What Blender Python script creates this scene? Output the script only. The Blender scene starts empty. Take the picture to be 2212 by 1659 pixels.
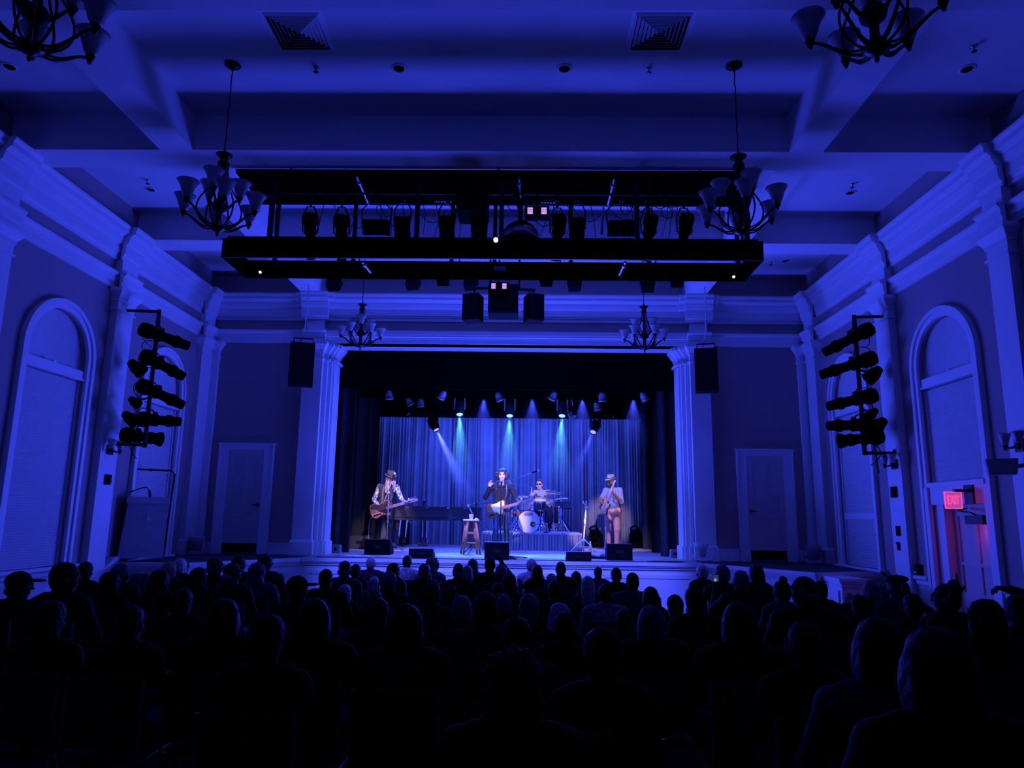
import bpy, math, random
import numpy as np
from mathutils import Vector, Matrix
SC = bpy.context.scene
COL = SC.collection
rnd = random.Random(11)
PI = math.pi
# ---------------------------------------------------------------- camera
FPX, PITCH, YAW, ROLL, CAMZ = 1536.327, 0.184342, -0.0191357, 0.0132469, 1.9
_f = np.array([math.sin(YAW)*math.cos(PITCH), math.cos(YAW)*math.cos(PITCH), math.sin(PITCH)])
_r = np.array([math.cos(YAW), -math.sin(YAW), 0.0]); _u = np.cross(_r, _f)
CR = math.cos(ROLL)*_r + math.sin(ROLL)*_u; CU = -math.sin(ROLL)*_r + math.cos(ROLL)*_u
cam = bpy.data.objects.new('camera', bpy.data.cameras.new('camera')); COL.objects.link(cam)
cam.data.sensor_fit = 'HORIZONTAL'; cam.data.sensor_width = 36.0; cam.data.lens = 36.0*FPX/2212
cam.data.clip_start = 0.05; cam.data.clip_end = 100
cam.matrix_world = Matrix(((CR[0], CU[0], -_f[0], 0), (CR[1], CU[1], -_f[1], 0), (CR[2], CU[2], -_f[2], CAMZ), (0, 0, 0, 1)))
SC.camera = cam

def at(px, py, Y=None, X=None, Z=None):
    """the point in the hall seen at a pixel of the photograph, on a plane of known X, Y or Z"""
    d = ((px-1106)/FPX)*CR - ((py-829.5)/FPX)*CU + _f
    if Y is not None: t = Y/d[1]
    elif X is not None: t = X/d[0]
    else: t = (Z-CAMZ)/d[2]
    return Vector((d[0]*t, d[1]*t, CAMZ + d[2]*t))

# ---------------------------------------------------------------- world, exposure, main lights
w = bpy.data.worlds.new('hall_dark'); SC.world = w; w.use_nodes = True
w.node_tree.nodes['Background'].inputs[0].default_value = (0.05, 0.07, 1, 1)
w.node_tree.nodes['Background'].inputs[1].default_value = 0.0
SC.view_settings.view_transform = 'Standard'; SC.view_settings.look = 'None'
SC.view_settings.exposure = 0.0; SC.view_settings.gamma = 1.0; SC.view_settings.use_curve_mapping = False
try:
    SC.cycles.use_denoising = True; SC.cycles.adaptive_threshold = 0.02
    SC.cycles.max_bounces = 6; SC.cycles.diffuse_bounces = 4; SC.cycles.glossy_bounces = 2
    SC.cycles.transmission_bounces = 3; SC.cycles.transparent_max_bounces = 6; SC.cycles.volume_bounces = 0
    SC.cycles.caustics_reflective = False; SC.cycles.caustics_refractive = False
    SC.cycles.sample_clamp_indirect = 4.0; SC.cycles.use_light_tree = True
except Exception:
    pass
BLUE = (0.038, 0.060, 1.0)
STAGEBLUE = (0.05, 0.095, 1.0)

def lamp(kind, name, loc, aim, power, color, size=0.1, size_y=None, spot=40, blend=0.3):
    d = bpy.data.lights.new(name, kind); o = bpy.data.objects.new(name, d); COL.objects.link(o)
    d.energy = power; d.color = color
    if kind == 'AREA':
        d.shape = 'RECTANGLE' if size_y else 'DISK'; d.size = size
        if size_y: d.size_y = size_y
    elif kind == 'SPOT':
        d.spot_size = math.radians(spot); d.spot_blend = blend; d.shadow_soft_size = size
    else: d.shadow_soft_size = size
    o.location = loc
    v = Vector(aim) - Vector(loc); o.rotation_euler = v.to_track_quat('-Z', 'Y').to_euler()
    return o
# the blue stage wash that floods the hall: a bank of LED fixtures low on the stage, turned to the house
for (x, y, z, sx, sy, pw, up) in ((-0.4, 18.3, 2.0, 5.6, 1.3, 150, 1.8), (-0.4, 15.0, 2.1, 4.2, 1.4, 110, 2.4), (-0.4, 13.05, 1.55, 4.6, 0.6, 500, 8.0)):
    lamp('AREA', 'house_wash_lamp', (x, y, z), (-0.4, 6.0, z+up), pw, BLUE, sx, sy)
lamp('POINT', 'added_fill_lamp', (-0.4, 15.0, 2.8), (0, 0, 0), 150, STAGEBLUE, 0.7)  # unseen lamp added to lift the drapes and hanging cans
# blue wash on the back curtain and the stage floor, from the pipes above the stage
lamp('AREA', 'curtain_strip_lamp', (-0.45, 18.75, 5.1), (-0.45, 19.3, 3.2), 80, STAGEBLUE, 7.4, 0.2)
for x, xa in ((-3.2, -1.2), (-1.8, 0.6), (-0.4, -3.0), (-0.4, 2.2), (1.0, -1.4), (2.4, .4)):
    lamp('SPOT', 'curtain_wash_lamp', (x, 17.5, 4.3), (xa, 19.5, 2.2), 200, STAGEBLUE, 0.10, spot=110, blend=0.9)
for x in (-2.2, -0.4, 1.4):
    lamp('SPOT', 'stage_floor_lamp', (x, 14.75, 4.5), (x*0.9, 15.0, 1.2), 1100, STAGEBLUE, 0.12, spot=80, blend=0.7)
# blue front wash from the hanging frame onto the stage edge and the stage front
for x in (-2.6, -0.4, 1.8):
    lamp('SPOT', 'front_wash_lamp', (x, 9.4, 5.0), (x*0.85, 13.6, 1.2), 330, STAGEBLUE, 0.08, spot=50, blend=0.8)
for x in (-2.4, -0.4, 1.6):
    lamp('SPOT', 'stage_front_lamp', (x, 9.4, 5.0), (x*0.95, 12.86, 0.6), 2600, (0.06, 0.075, 1.0), 0.08, spot=34, blend=0.9)
# white front light for the players comes from spotlights at the rear edge of the hanging frame and over the stage edge
KEY = (0.92, 0.64, 1.0)
for (pos, aim, pw, sp) in (((-2.2, 9.35, 5.0), (-3.0, 15.95, 2.45), 1700, 8), ((-0.5, 9.35, 5.0), (-0.45, 15.5, 2.42), 3000, 9), ((0.2, 9.35, 5.0), (0.40, 17.9, 2.5), 1700, 6),
                           ((1.6, 9.35, 5.0), (2.1, 17.3, 2.5), 2600, 8), ((-1.2, 9.35, 5.0), (-1.02, 14.75, 1.65), 1300, 6), ((1.0, 9.35, 5.0), (1.3, 16.3, 1.75), 3600, 5),
                           ((-2.5, 14.2, 4.4), (-3.0, 15.95, 1.9), 520, 30), ((1.7, 15.1, 4.6), (2.1, 17.3, 1.9), 620, 28), ((0.4, 15.1, 4.6), (0.42, 17.8, 2.2), 330, 22)):
    lamp('SPOT', 'front_light_lamp', pos, aim, pw, KEY, 0.06, spot=sp, blend=0.7)

# ---------------------------------------------------------------- materials (all procedural)
MATS = {}
def mat(name, col, rough=0.6, metal=0.0, noise=0.0, nscale=8.0, bump=0.0, bscale=60.0, emit=None, estr=0.0, spec=0.5, alpha=None, trans=0.0, sheen=0.0):
    if name in MATS: return MATS[name]
    m = bpy.data.materials.new(name); m.use_nodes = True; nt = m.node_tree; p = nt.nodes['Principled BSDF']
    c = (*col, 1)
    p.inputs['Base Color'].default_value = c; p.inputs['Roughness'].default_value = rough; p.inputs['Metallic'].default_value = metal
    p.inputs['Specular IOR Level'].default_value = spec
    if trans: p.inputs['Transmission Weight'].default_value = trans
    if sheen: p.inputs['Sheen Weight'].default_value = sheen
    tc = nt.nodes.new('ShaderNodeTexCoord')
    n = nt.nodes.new('ShaderNodeTexNoise'); n.inputs['Scale'].default_value = nscale; n.inputs['Detail'].default_value = 3
    nt.links.new(tc.outputs['Object'], n.inputs['Vector'])
    r = nt.nodes.new('ShaderNodeValToRGB')
    k = noise if noise else 0.06
    r.color_ramp.elements[0].position = 0.3; r.color_ramp.elements[1].position = 0.7
    r.color_ramp.elements[0].color = (*[v*(1-k) for v in col], 1); r.color_ramp.elements[1].color = (*[min(1, v*(1+k)) for v in col], 1)
    nt.links.new(n.outputs['Fac'], r.inputs['Fac']); nt.links.new(r.outputs['Color'], p.inputs['Base Color'])
    if bump:
        n2 = nt.nodes.new('ShaderNodeTexNoise'); n2.inputs['Scale'].default_value = bscale
        nt.links.new(tc.outputs['Object'], n2.inputs['Vector'])
        b = nt.nodes.new('ShaderNodeBump'); b.inputs['Strength'].default_value = bump; b.inputs['Distance'].default_value = 0.01
        nt.links.new(n2.outputs['Fac'], b.inputs['Height']); nt.links.new(b.outputs['Normal'], p.inputs['Normal'])
    if emit is not None:
        p.inputs['Emission Color'].default_value = (*emit, 1); p.inputs['Emission Strength'].default_value = estr
    MATS[name] = m
    return m
WALL = mat('wall_paint_tan', (0.36, 0.285, 0.285), 0.85, noise=0.04, nscale=1.5, bump=0.05, bscale=200)
TRIM = mat('white_trim_paint', (0.78, 0.78, 0.78), 0.55, noise=0.03, nscale=2)
CEIL = mat('white_ceiling_paint', (0.70, 0.70, 0.70), 0.9, noise=0.03, nscale=1.2, bump=0.05, bscale=150)
BEAMM = mat('pale_beam_paint', (0.76, 0.75, 0.75), 0.9, noise=0.03, nscale=1.2)
BLACKDRAPE = mat('black_drape', (0.0025, 0.0025, 0.003), 0.95, noise=0.2, spec=0.05)
LEGDRAPE = mat('dark_leg_drape', (0.045, 0.045, 0.055), 0.9, noise=0.2, spec=0.1)
BLACKM = mat('black_metal', (0.010, 0.010, 0.011), 0.5, 0.0, noise=0.2, spec=0.3)
BLACKP = mat('black_paint', (0.004, 0.004, 0.005), 0.8, noise=0.2, spec=0.1)
PODBLACK = mat('frame_black_cloth', (0.0018, 0.0018, 0.0022), 0.95, noise=0.2, spec=0.0)
GRILLE = mat('black_speaker_grille', (0.007, 0.007, 0.009), 0.6, noise=0.3, nscale=300, spec=0.2)
BRONZE = mat('dark_bronze', (0.018, 0.014, 0.012), 0.4, 0.6, noise=0.2)
FROST = mat('frosted_glass', (0.62, 0.60, 0.60), 0.35, noise=0.08, nscale=14, trans=0.25)
CHROME = mat('chrome', (0.75, 0.75, 0.78), 0.18, 1.0)
STEEL = mat('grey_steel', (0.45, 0.45, 0.47), 0.35, 0.8)
PIPE = mat('galvanised_pipe', (0.5, 0.5, 0.52), 0.4, 0.5)
WHITEP = mat('white_plastic', (0.78, 0.78, 0.78), 0.5)
GREYP = mat('grey_plastic', (0.22, 0.22, 0.23), 0.6)
DECK = mat('stage_deck_wood', (0.36, 0.30, 0.27), 0.45, noise=0.25, nscale=5)
DARKDECK = mat('dark_wing_floor', (0.03, 0.027, 0.026), 0.6, noise=0.2)
CARPET = mat('dark_house_carpet', (0.02, 0.018, 0.02), 0.95, noise=0.3, nscale=40, spec=0.05)
BLINDM = mat('pleated_blind_fabric', (0.58, 0.58, 0.58), 0.85, noise=0.04)
DOORM = mat('door_paint', (0.55, 0.50, 0.48), 0.6, noise=0.03)
CURT = mat('blue_grey_curtain', (0.27, 0.29, 0.34), 0.8, noise=0.12, nscale=3, sheen=0.2)
SKIRTM = mat('grey_pleated_skirt', (0.17, 0.17, 0.21), 0.85, noise=0.08)
RUBBER = mat('black_rubber', (0.012, 0.012, 0.012), 0.8)
PIANO = mat('black_piano_lacquer', (0.05, 0.052, 0.07), 0.16, spec=0.8)
WOODS = mat('honey_stool_wood', (0.42, 0.17, 0.09), 0.5, noise=0.2, nscale=10)

# ---------------------------------------------------------------- mesh builder
class B:
    def __init__(s): s.v = []; s.f = []; s.m = []
    def add(s, vs, fs, mi=0):
        n = len(s.v); s.v += [tuple(v) for v in vs]; s.f += [tuple(i+n for i in f) for f in fs]; s.m += [mi]*len(fs); return s
    def box(s, x0, y0, z0, x1, y1, z1, mi=0):
        if x0 > x1: x0, x1 = x1, x0
        if y0 > y1: y0, y1 = y1, y0
        if z0 > z1: z0, z1 = z1, z0
        vs = [(x, y, z) for x in (x0, x1) for y in (y0, y1) for z in (z0, z1)]
        return s.add(vs, [(0, 1, 3, 2), (4, 6, 7, 5), (0, 4, 5, 1), (2, 3, 7, 6), (0, 2, 6, 4), (1, 5, 7, 3)], mi)
    def rbox(s, c, size, R=None, mi=0):
        h = [k/2 for k in size]; R = R or Matrix.Identity(3); c = Vector(c)
        vs = [c + R @ Vector((x, y, z)) for x in (-h[0], h[0]) for y in (-h[1], h[1]) for z in (-h[2], h[2])]
        return s.add(vs, [(0, 1, 3, 2), (4, 6, 7, 5), (0, 4, 5, 1), (2, 3, 7, 6), (0, 2, 6, 4), (1, 5, 7, 3)], mi)
    def frus(s, x0, y0, z0, x1, y1, X0, Y0, z1, X1, Y1, mi=0):
        vs = [(x0, y0, z0), (x1, y0, z0), (x1, y1, z0), (x0, y1, z0), (X0, Y0, z1), (X1, Y0, z1), (X1, Y1, z1), (X0, Y1, z1)]
        return s.add(vs, [(3, 2, 1, 0), (4, 5, 6, 7), (0, 1, 5, 4), (1, 2, 6, 5), (2, 3, 7, 6), (3, 0, 4, 7)], mi)
    def cyl(s, p0, p1, r0, r1=None, n=12, mi=0, caps=True):
        r1 = r0 if r1 is None else r1
        p0 = Vector(p0); p1 = Vector(p1); d = (p1-p0).normalized()
        a = d.orthogonal().normalized(); b = d.cross(a)
        vs = []
        for p, r in ((p0, r0), (p1, r1)):
            vs += [p + (a*math.cos(2*PI*i/n) + b*math.sin(2*PI*i/n))*r for i in range(n)]
        fs = [(i, (i+1) % n, n+(i+1) % n, n+i) for i in range(n)]
        if caps: fs += [tuple(range(n-1, -1, -1)), tuple(range(n, 2*n))]
        return s.add(vs, fs, mi)
    def lathe(s, prof, o=(0, 0, 0), d=(0, 0, 1), n=16, mi=0):
        o = Vector(o); d = Vector(d).normalized(); a = d.orthogonal().normalized(); b = d.cross(a); vs = []; fs = []
        for r, h in prof: vs += [o + d*h + (a*math.cos(2*PI*i/n) + b*math.sin(2*PI*i/n))*max(r, 1e-4) for i in range(n)]
        for k in range(len(prof)-1):
            fs += [(k*n+i, k*n+(i+1) % n, (k+1)*n+(i+1) % n, (k+1)*n+i) for i in range(n)]
        if prof[0][0] > 1e-3: fs.append(tuple(range(n-1, -1, -1)))
        if prof[-1][0] > 1e-3: fs.append(tuple(range((len(prof)-1)*n, len(prof)*n)))
        return s.add(vs, fs, mi)
    def tube(s, pts, r, n=6, mi=0):
        pts = [Vector(p) for p in pts]; vs = []; fs = []; a = None
        rs = r if isinstance(r, (list, tuple)) else [r]*len(pts)
        for i, p in enumerate(pts):
            d = (pts[min(i+1, len(pts)-1)] - pts[max(i-1, 0)])
            d = d.normalized() if d.length > 1e-9 else Vector((0, 0, 1))
            if a is None: a = d.orthogonal().normalized()
            else:
                a = a - d*a.dot(d); a = a.normalized() if a.length > 1e-6 else d.orthogonal().normalized()
            b = d.cross(a)
            vs += [p + (a*math.cos(2*PI*k/n) + b*math.sin(2*PI*k/n))*rs[i] for k in range(n)]
        for i in range(len(pts)-1):
            fs += [(i*n+k, i*n+(k+1) % n, (i+1)*n+(k+1) % n, (i+1)*n+k) for k in range(n)]
        fs += [tuple(range(n-1, -1, -1)), tuple(range((len(pts)-1)*n, len(pts)*n))]
        return s.add(vs, fs, mi)
    def prism(s, poly, d0, d1, f, mi=0):
        """poly of (a, b) extruded from d0 to d1; f(a, b, d) -> point"""
        n = len(poly)
        vs = [f(a, b, d0) for a, b in poly] + [f(a, b, d1) for a, b in poly]
        return s.add(vs, [(i, (i+1) % n, n+(i+1) % n, n+i) for i in range(n)] + [tuple(range(n-1, -1, -1)), tuple(range(n, 2*n))], mi)
    def sph(s, c, r, n=10, m=6, mi=0):
        r = r if isinstance(r, (tuple, list)) else (r, r, r); c = Vector(c); vs = []; fs = []
        for j in range(m+1):
            t = PI*j/m
            vs += [c + Vector((r[0]*math.sin(t)*math.cos(2*PI*i/n), r[1]*math.sin(t)*math.sin(2*PI*i/n), r[2]*math.cos(t))) for i in range(n)]
        for j in range(m): fs += [(j*n+i, (j+1)*n+i, (j+1)*n+(i+1) % n, j*n+(i+1) % n) for i in range(n)]
        return s.add(vs, fs, mi)
    def xf(s, M):
        s.v = [tuple(M @ Vector(v)) for v in s.v]; return s
    def obj(s, name, mats, parent=None, smooth=False, bev=0.0, world=False):
        if not isinstance(mats, (list, tuple)): mats = [mats]
        off = Vector(parent_world(parent)) if (world and parent is not None) else Vector((0, 0, 0))
        me = bpy.data.meshes.new(name); me.from_pydata([tuple(Vector(v)-off) for v in s.v], [], s.f)
        for m in mats: me.materials.append(m)
        if len(mats) > 1: me.polygons.foreach_set('material_index', s.m)
        bmfix(me)
        if smooth:
            me.polygons.foreach_set('use_smooth', [True]*len(me.polygons))
        me.update()
        o = bpy.data.objects.new(name, me); COL.objects.link(o)
        if parent is not None: o.parent = parent
        if bev:
            md = o.modifiers.new('bevel', 'BEVEL'); md.width = bev; md.segments = 2; md.limit_method = 'ANGLE'; md.angle_limit = 0.6
        return o
def bmfix(me):
    import bmesh
    bm = bmesh.new(); bm.from_mesh(me)
    bmesh.ops.remove_doubles(bm, verts=bm.verts, dist=1e-6)
    bmesh.ops.recalc_face_normals(bm, faces=bm.faces); bm.to_mesh(me); bm.free()
def parent_world(o):
    p = Vector((0, 0, 0))
    while o is not None: p += o.location; o = o.parent
    return p
def smooth_by_angle(o, ang=35):
    import bmesh
    me = o.data; bm = bmesh.new(); bm.from_mesh(me)
    for e in bm.edges:
        e.smooth = len(e.link_faces) == 2 and e.calc_face_angle(3.0) < math.radians(ang)
    for f in bm.faces: f.smooth = True
    bm.to_mesh(me); bm.free(); return o
def thing(name, label, cat, loc=(0, 0, 0), rz=0.0, group=None):
    o = bpy.data.objects.new(name, None); o.empty_display_size = 0.1; COL.objects.link(o)
    o.location = loc; o.rotation_euler = (0, 0, rz); return tag(o, label, cat, group)
def tag(o, label, cat, group=None):
    o['label'] = label; o['category'] = cat
    if group: o['group'] = group
    return o
def struct(o): o['kind'] = 'structure'; return o
def stuff(o): o['kind'] = 'stuff'; return o
def dup(root, loc, rz=None, label=None, scale=None):
    r = root.copy(); COL.objects.link(r); r.location = loc
    if rz is not None: r.rotation_euler = (0, 0, rz)
    if label: r['label'] = label
    if scale is not None: r.scale = (scale,)*3
    for ch in list(root.children):
        c = ch.copy(); COL.objects.link(c); c.parent = r
        for g in list(ch.children):
            d = g.copy(); COL.objects.link(d); d.parent = c
    return r
def bez(p0, p1, p2, p3, n=10):
    p0, p1, p2, p3 = [Vector(p) for p in (p0, p1, p2, p3)]
    return [p0*(1-t)**3 + p1*3*t*(1-t)**2 + p2*3*t*t*(1-t) + p3*t**3 for t in [i/n for i in range(n+1)]]
def loop(c, r, n=14, turns=1, a=Vector((1, 0, 0)), b=Vector((0, 0, 1))):
    c = Vector(c); return [c + a*r*math.cos(2*PI*i*turns/n) + b*r*math.sin(2*PI*i*turns/n) for i in range(n+1)]
# ================================================================ SETTING
XL, XR, YB, ZC, ZBM, ZS = -6.31, 5.54, 13.7, 6.68, 6.22, 1.14
XM = -0.395
def floor_z(y):
    return 0.12 if y >= 8 else (0.12 + (8-y)*0.033 if y > 2 else 0.318)
b = B(); ys = [-1.5, 2, 8, 14.3]
for y0, y1 in zip(ys[:-1], ys[1:]):
    b.add([(XL-.3, y0, floor_z(y0)), (XR+.6, y0, floor_z(y0)), (XR+.6, y1, floor_z(y1)), (XL-.3, y1, floor_z(y1))], [(0, 1, 2, 3)])
struct(b.obj('floor', CARPET))
# ceiling and its beams
b = B(); b.box(XL-.2, -1.5, ZC, XR+.2, YB+.3, ZC+.1); struct(b.obj('ceiling', CEIL))
tn = [0]
def trim(b, m=None, smooth=False, bev=0, world=False):
    tn[0] += 1; o = b.obj('trim_%d' % tn[0], m or TRIM, None, smooth, bev); return struct(o)
LBX = ((-4.46, -4.06), (3.12, 3.52))
for y0 in (2.13, 5.01, 7.89, 10.77):
    b = B()
    xs = [XL] + [v for p in LBX for v in p] + [XR]
    for x0, x1 in zip(xs[::2], xs[1::2]): b.box(x0, y0, ZBM, x1, y0+.46, ZC)
    trim(b, BEAMM)
for x0, x1 in LBX:
    b = B(); b.box(x0, -1.5, ZBM, x1, YB, ZC); trim(b, BEAMM)

CORN = [(0, 5.70), (.025, 5.70), (.025, 5.745), (.05, 5.77), (.05, 5.80), (.065, 5.80), (.065, 5.93), (.09, 5.95), (.115, 6.02), (.115, 6.05), (.17, 6.10), (.19, 6.10), (.19, 6.15), (.215, 6.19), (.215, 6.22), (0, 6.22)]
ARCHI = [(0, 5.24), (.04, 5.24), (.04, 5.33), (.055, 5.33), (.055, 5.42), (.075, 5.44), (.095, 5.46), (.095, 5.49), (0, 5.49)]
RAIL = [(0, .98), (.03, .98), (.03, 1.03), (.05, 1.06), (.05, 1.10), (.085, 1.13), (.085, 1.17), (0, 1.17)]
def run_x(b, prof, y, x0, x1, ex=0):      # on the back wall, facing the house
    b.prism([(o+ (ex if o > 0 or True else 0), z) for o, z in prof], x0, x1, lambda a, z, d: (d, y-a, z))
def run_y(b, prof, X, sg, y0, y1, ex=0):
    b.prism([(o+ex, z) for o, z in prof], y0, y1, lambda a, z, d: (X+sg*a, d, z))

# side walls with arched openings
SPR, HW = 3.98, 0.61
def arc(yc, r, z, n=20, a0=0, a1=PI): return [(yc + r*math.cos(a0+(a1-a0)*i/n), z + r*math.sin(a0+(a1-a0)*i/n)) for i in range(n+1)]
def side_wall(name, X, sg, wins):
    b = B(); P = lambda y, z, d=0: (X+sg*d, y, z)
    ycur = -1.5
    for yc, zb in wins:
        b.add([P(ycur, 0), P(yc-HW, 0), P(yc-HW, ZC), P(ycur, ZC)], [(0, 1, 2, 3)])
        if zb > .2: b.add([P(yc-HW, 0), P(yc+HW, 0), P(yc+HW, zb), P(yc-HW, zb)], [(0, 1, 2, 3)])
        a = arc(yc, HW, SPR)
        for (y1, z1), (y0, z0) in zip(a[:-1], a[1:]): b.add([P(y0, z0), P(y1, z1), P(y1, ZC), P(y0, ZC)], [(0, 1, 2, 3)])
        path = [(yc+HW, zb)] + a + [(yc-HW, zb)]
        for (y1, z1), (y0, z0) in zip(path[:-1], path[1:]): b.add([P(y0, z0), P(y1, z1), P(y1, z1, -.16), P(y0, z0, -.16)], [(0, 1, 2, 3)])
        ycur = yc+HW
    b.add([P(ycur, 0), P(YB+.1, 0), P(YB+.1, ZC), P(ycur, ZC)], [(0, 1, 2, 3)])
    return struct(b.obj(name, WALL))
side_wall('wall_left', XL, 1, [(9.25, 1.14), (12.07, 1.14)])
side_wall('wall_right', XR, -1, [(9.28, 0.05), (12.07, 1.14)])

def window(n, X, sg, yc, zb, blinds, bars):
    P = lambda y, z, d: (X+sg*d, y, z)
    root = thing('window_%d' % n, '', '', (X, yc, zb)); del root['label']; del root['category']; struct(root)
    b = B(); ro, ri = 0.75, 0.615
    out = [(yc+ro, zb-.02)] + arc(yc, ro, SPR) + [(yc-ro, zb-.02)]
    inn = [(yc+ri, zb-.02)] + arc(yc, ri, SPR) + [(yc-ri, zb-.02)]
    for d0, d1, o, i in ((0, .045, out, inn), (.045, .07, out, [(yc+(y-yc)*.92, SPR+(z-SPR)*.92 if z > SPR else z) for y, z in out])):
        for k in range(len(o)-1):
            b.add([P(*o[k], d1), P(*o[k+1], d1), P(*i[k+1], d1), P(*i[k], d1)], [(0, 1, 2, 3)])
            b.add([P(*o[k], d0), P(*o[k+1], d0), P(*o[k+1], d1), P(*o[k], d1)], [(0, 1, 2, 3)])
            b.add([P(*i[k], -.10 if d0 == 0 else d0), P(*i[k+1], -.10 if d0 == 0 else d0), P(*i[k+1], d1), P(*i[k], d1)], [(0, 1, 2, 3)])
    b.obj('casing', TRIM, root, world=True)
    b = B(); a = arc(yc, HW, SPR)                       # blank lunette, hollowed to the middle
    cols = [[P(yc+(y-yc)*k, 3.86+(z-3.86)*k, -.06-.09*(1-k*k)) for y, z in [(yc+HW, 3.86)]+a+[(yc-HW, 3.86)]] for k in (1, .85, .6, .35, .1)]
    for c0, c1 in zip(cols[:-1], cols[1:]):
        for k in range(len(c0)-1): b.add([c0[k], c0[k+1], c1[k+1], c1[k]], [(0, 1, 2, 3)])
    b.add(cols[-1], [tuple(range(len(cols[-1])))])
    b.obj('lunette_panel', BLINDM, root, True, world=True)
    b = B(); b.box(*P(yc-HW, 3.715, -.16), *P(yc+HW, 3.855, .0)); b.box(*P(yc-HW, 3.715, .0), *P(yc+HW, 3.74, .02)); b.box(*P(yc-.03, 3.855, -.06), *P(yc+.03, 3.89, -.02))
    b.obj('transom', TRIM, root, world=True)
    for (z0, z1) in bars:
        b = B(); b.box(*P(yc-HW, z0, -.16), *P(yc+HW, z1, -.03)); b.obj('sash_rail', TRIM, root, world=True)
    for (z0, z1) in blinds:
        b = B(); h = .017; k = int((z1-z0)/h); pts = [(z0+(z1-z0)*i/k, -.05-(.008 if i % 2 else 0)) for i in range(k+1)]
        vs = [P(yc+s*(HW-.03), z, d) for z, d in pts for s in (-1, 1)]
        b.add(vs, [(2*i, 2*i+1, 2*i+3, 2*i+2) for i in range(k)]); b.obj('pleated_blind', BLINDM, root, world=True)
        for s in (-1, 1):
            b = B(); b.box(*P(yc+s*(HW-.03), z0, -.16), *P(yc+s*HW, z1, -.03)); b.obj('sash_stile', TRIM, root, world=True)
    b = B(); b.box(*P(yc-HW, 3.855, -.2), *P(yc+HW, 3.86, -.18)); b.box(*P(yc-HW, zb if zb > .2 else 2.2, -.2), *P(yc+HW, SPR+HW, -.19)); b.obj('backing_panel', TRIM, root, world=True)
    if zb > .2:
        b = B(); run_y(b, RAIL, X, sg, yc-.82, yc+.82, .03); b.obj('window_sill', TRIM, root, world=True)
    return root
window(1, XL, 1, 9.25, 1.14, [(1.17, 3.70)], [])
window(2, XL, 1, 12.07, 1.14, [(1.17, 1.93), (2.03, 3.70)], [(1.93, 2.03)])
window(3, XR, -1, 9.28, 0.05, [(2.41, 3.70)], [])
window(4, XR, -1, 12.07, 1.14, [(1.17, 1.93), (2.03, 3.70)], [(1.93, 2.03)])

def pilaster(b, f, wd, dp, z0, z1, lo=0):
    """f(u, d, z); shaft of width wd and depth dp with plinth and moulded capital"""
    def bx(za, zb_, e, e2=None):
        e2 = e if e2 is None else e2
        vs = [f(-wd/2-e, 0, za), f(wd/2+e, 0, za), f(wd/2+e, dp+e, za), f(-wd/2-e, dp+e, za), f(-wd/2-e2, 0, zb_), f(wd/2+e2, 0, zb_), f(wd/2+e2, dp+e2, zb_), f(-wd/2-e2, dp+e2, zb_)]
        b.add(vs, [(3, 2, 1, 0), (4, 5, 6, 7), (0, 1, 5, 4), (1, 2, 6, 5), (2, 3, 7, 6), (3, 0, 4, 7)])
    bx(z0, z0+.24, .035); bx(z0+.24, z0+.29, .035, .0); bx(z0+.29, z1-.34, 0)
    bx(z1-.34, z1-.31, .025); bx(z1-.31, z1-.19, .004); bx(z1-.19, z1-.15, .02); bx(z1-.15, z1-.05, .02, .085); bx(z1-.05, z1, .095)
def wall_order(X, sg, pils):
    for yc, wd in pils:
        b = B(); f = lambda u, d, z: (X+sg*d, yc+u, z)
        z0 = floor_z(yc) if yc < 11 else ZS
        pilaster(b, f, wd, .11, z0, 5.24)
        run_y(b, ARCHI, X, sg, yc-wd/2-.03, yc+wd/2+.03, .11); b.box(*f(-wd/2, 0, 5.49), *f(wd/2, .11, 5.70))
        run_y(b, CORN, X, sg, yc-wd/2-.04, yc+wd/2+.04, .09); trim(b)
    b = B(); run_y(b, CORN, X, sg, -1.5, YB); trim(b)
    b = B(); run_y(b, ARCHI, X, sg, -1.5, YB); trim(b)
wall_order(XL, 1, [(7.83, .42), (10.52, .44), (13.42, .46)])
wall_order(XR, -1, [(7.88, .36), (10.6, .40), (13.36, .40)])
for X, sg, segs in ((XL, 1, [(-1.5, 7.6), (8.05, 8.43), (10.07, 10.28)]), (XR, -1, [(-1.5, 7.68), (8.08, 8.5), (10.06, 10.38)])):
    b = B()
    for y0, y1 in segs:
        run_y(b, RAIL, X, sg, y0, y1); b.box(X, y0, .0, X+sg*.02, y1, .98)
    if sg > 0: b.box(X, 8.43, 0, X+.02, 10.07, .98)
    trim(b)

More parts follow.
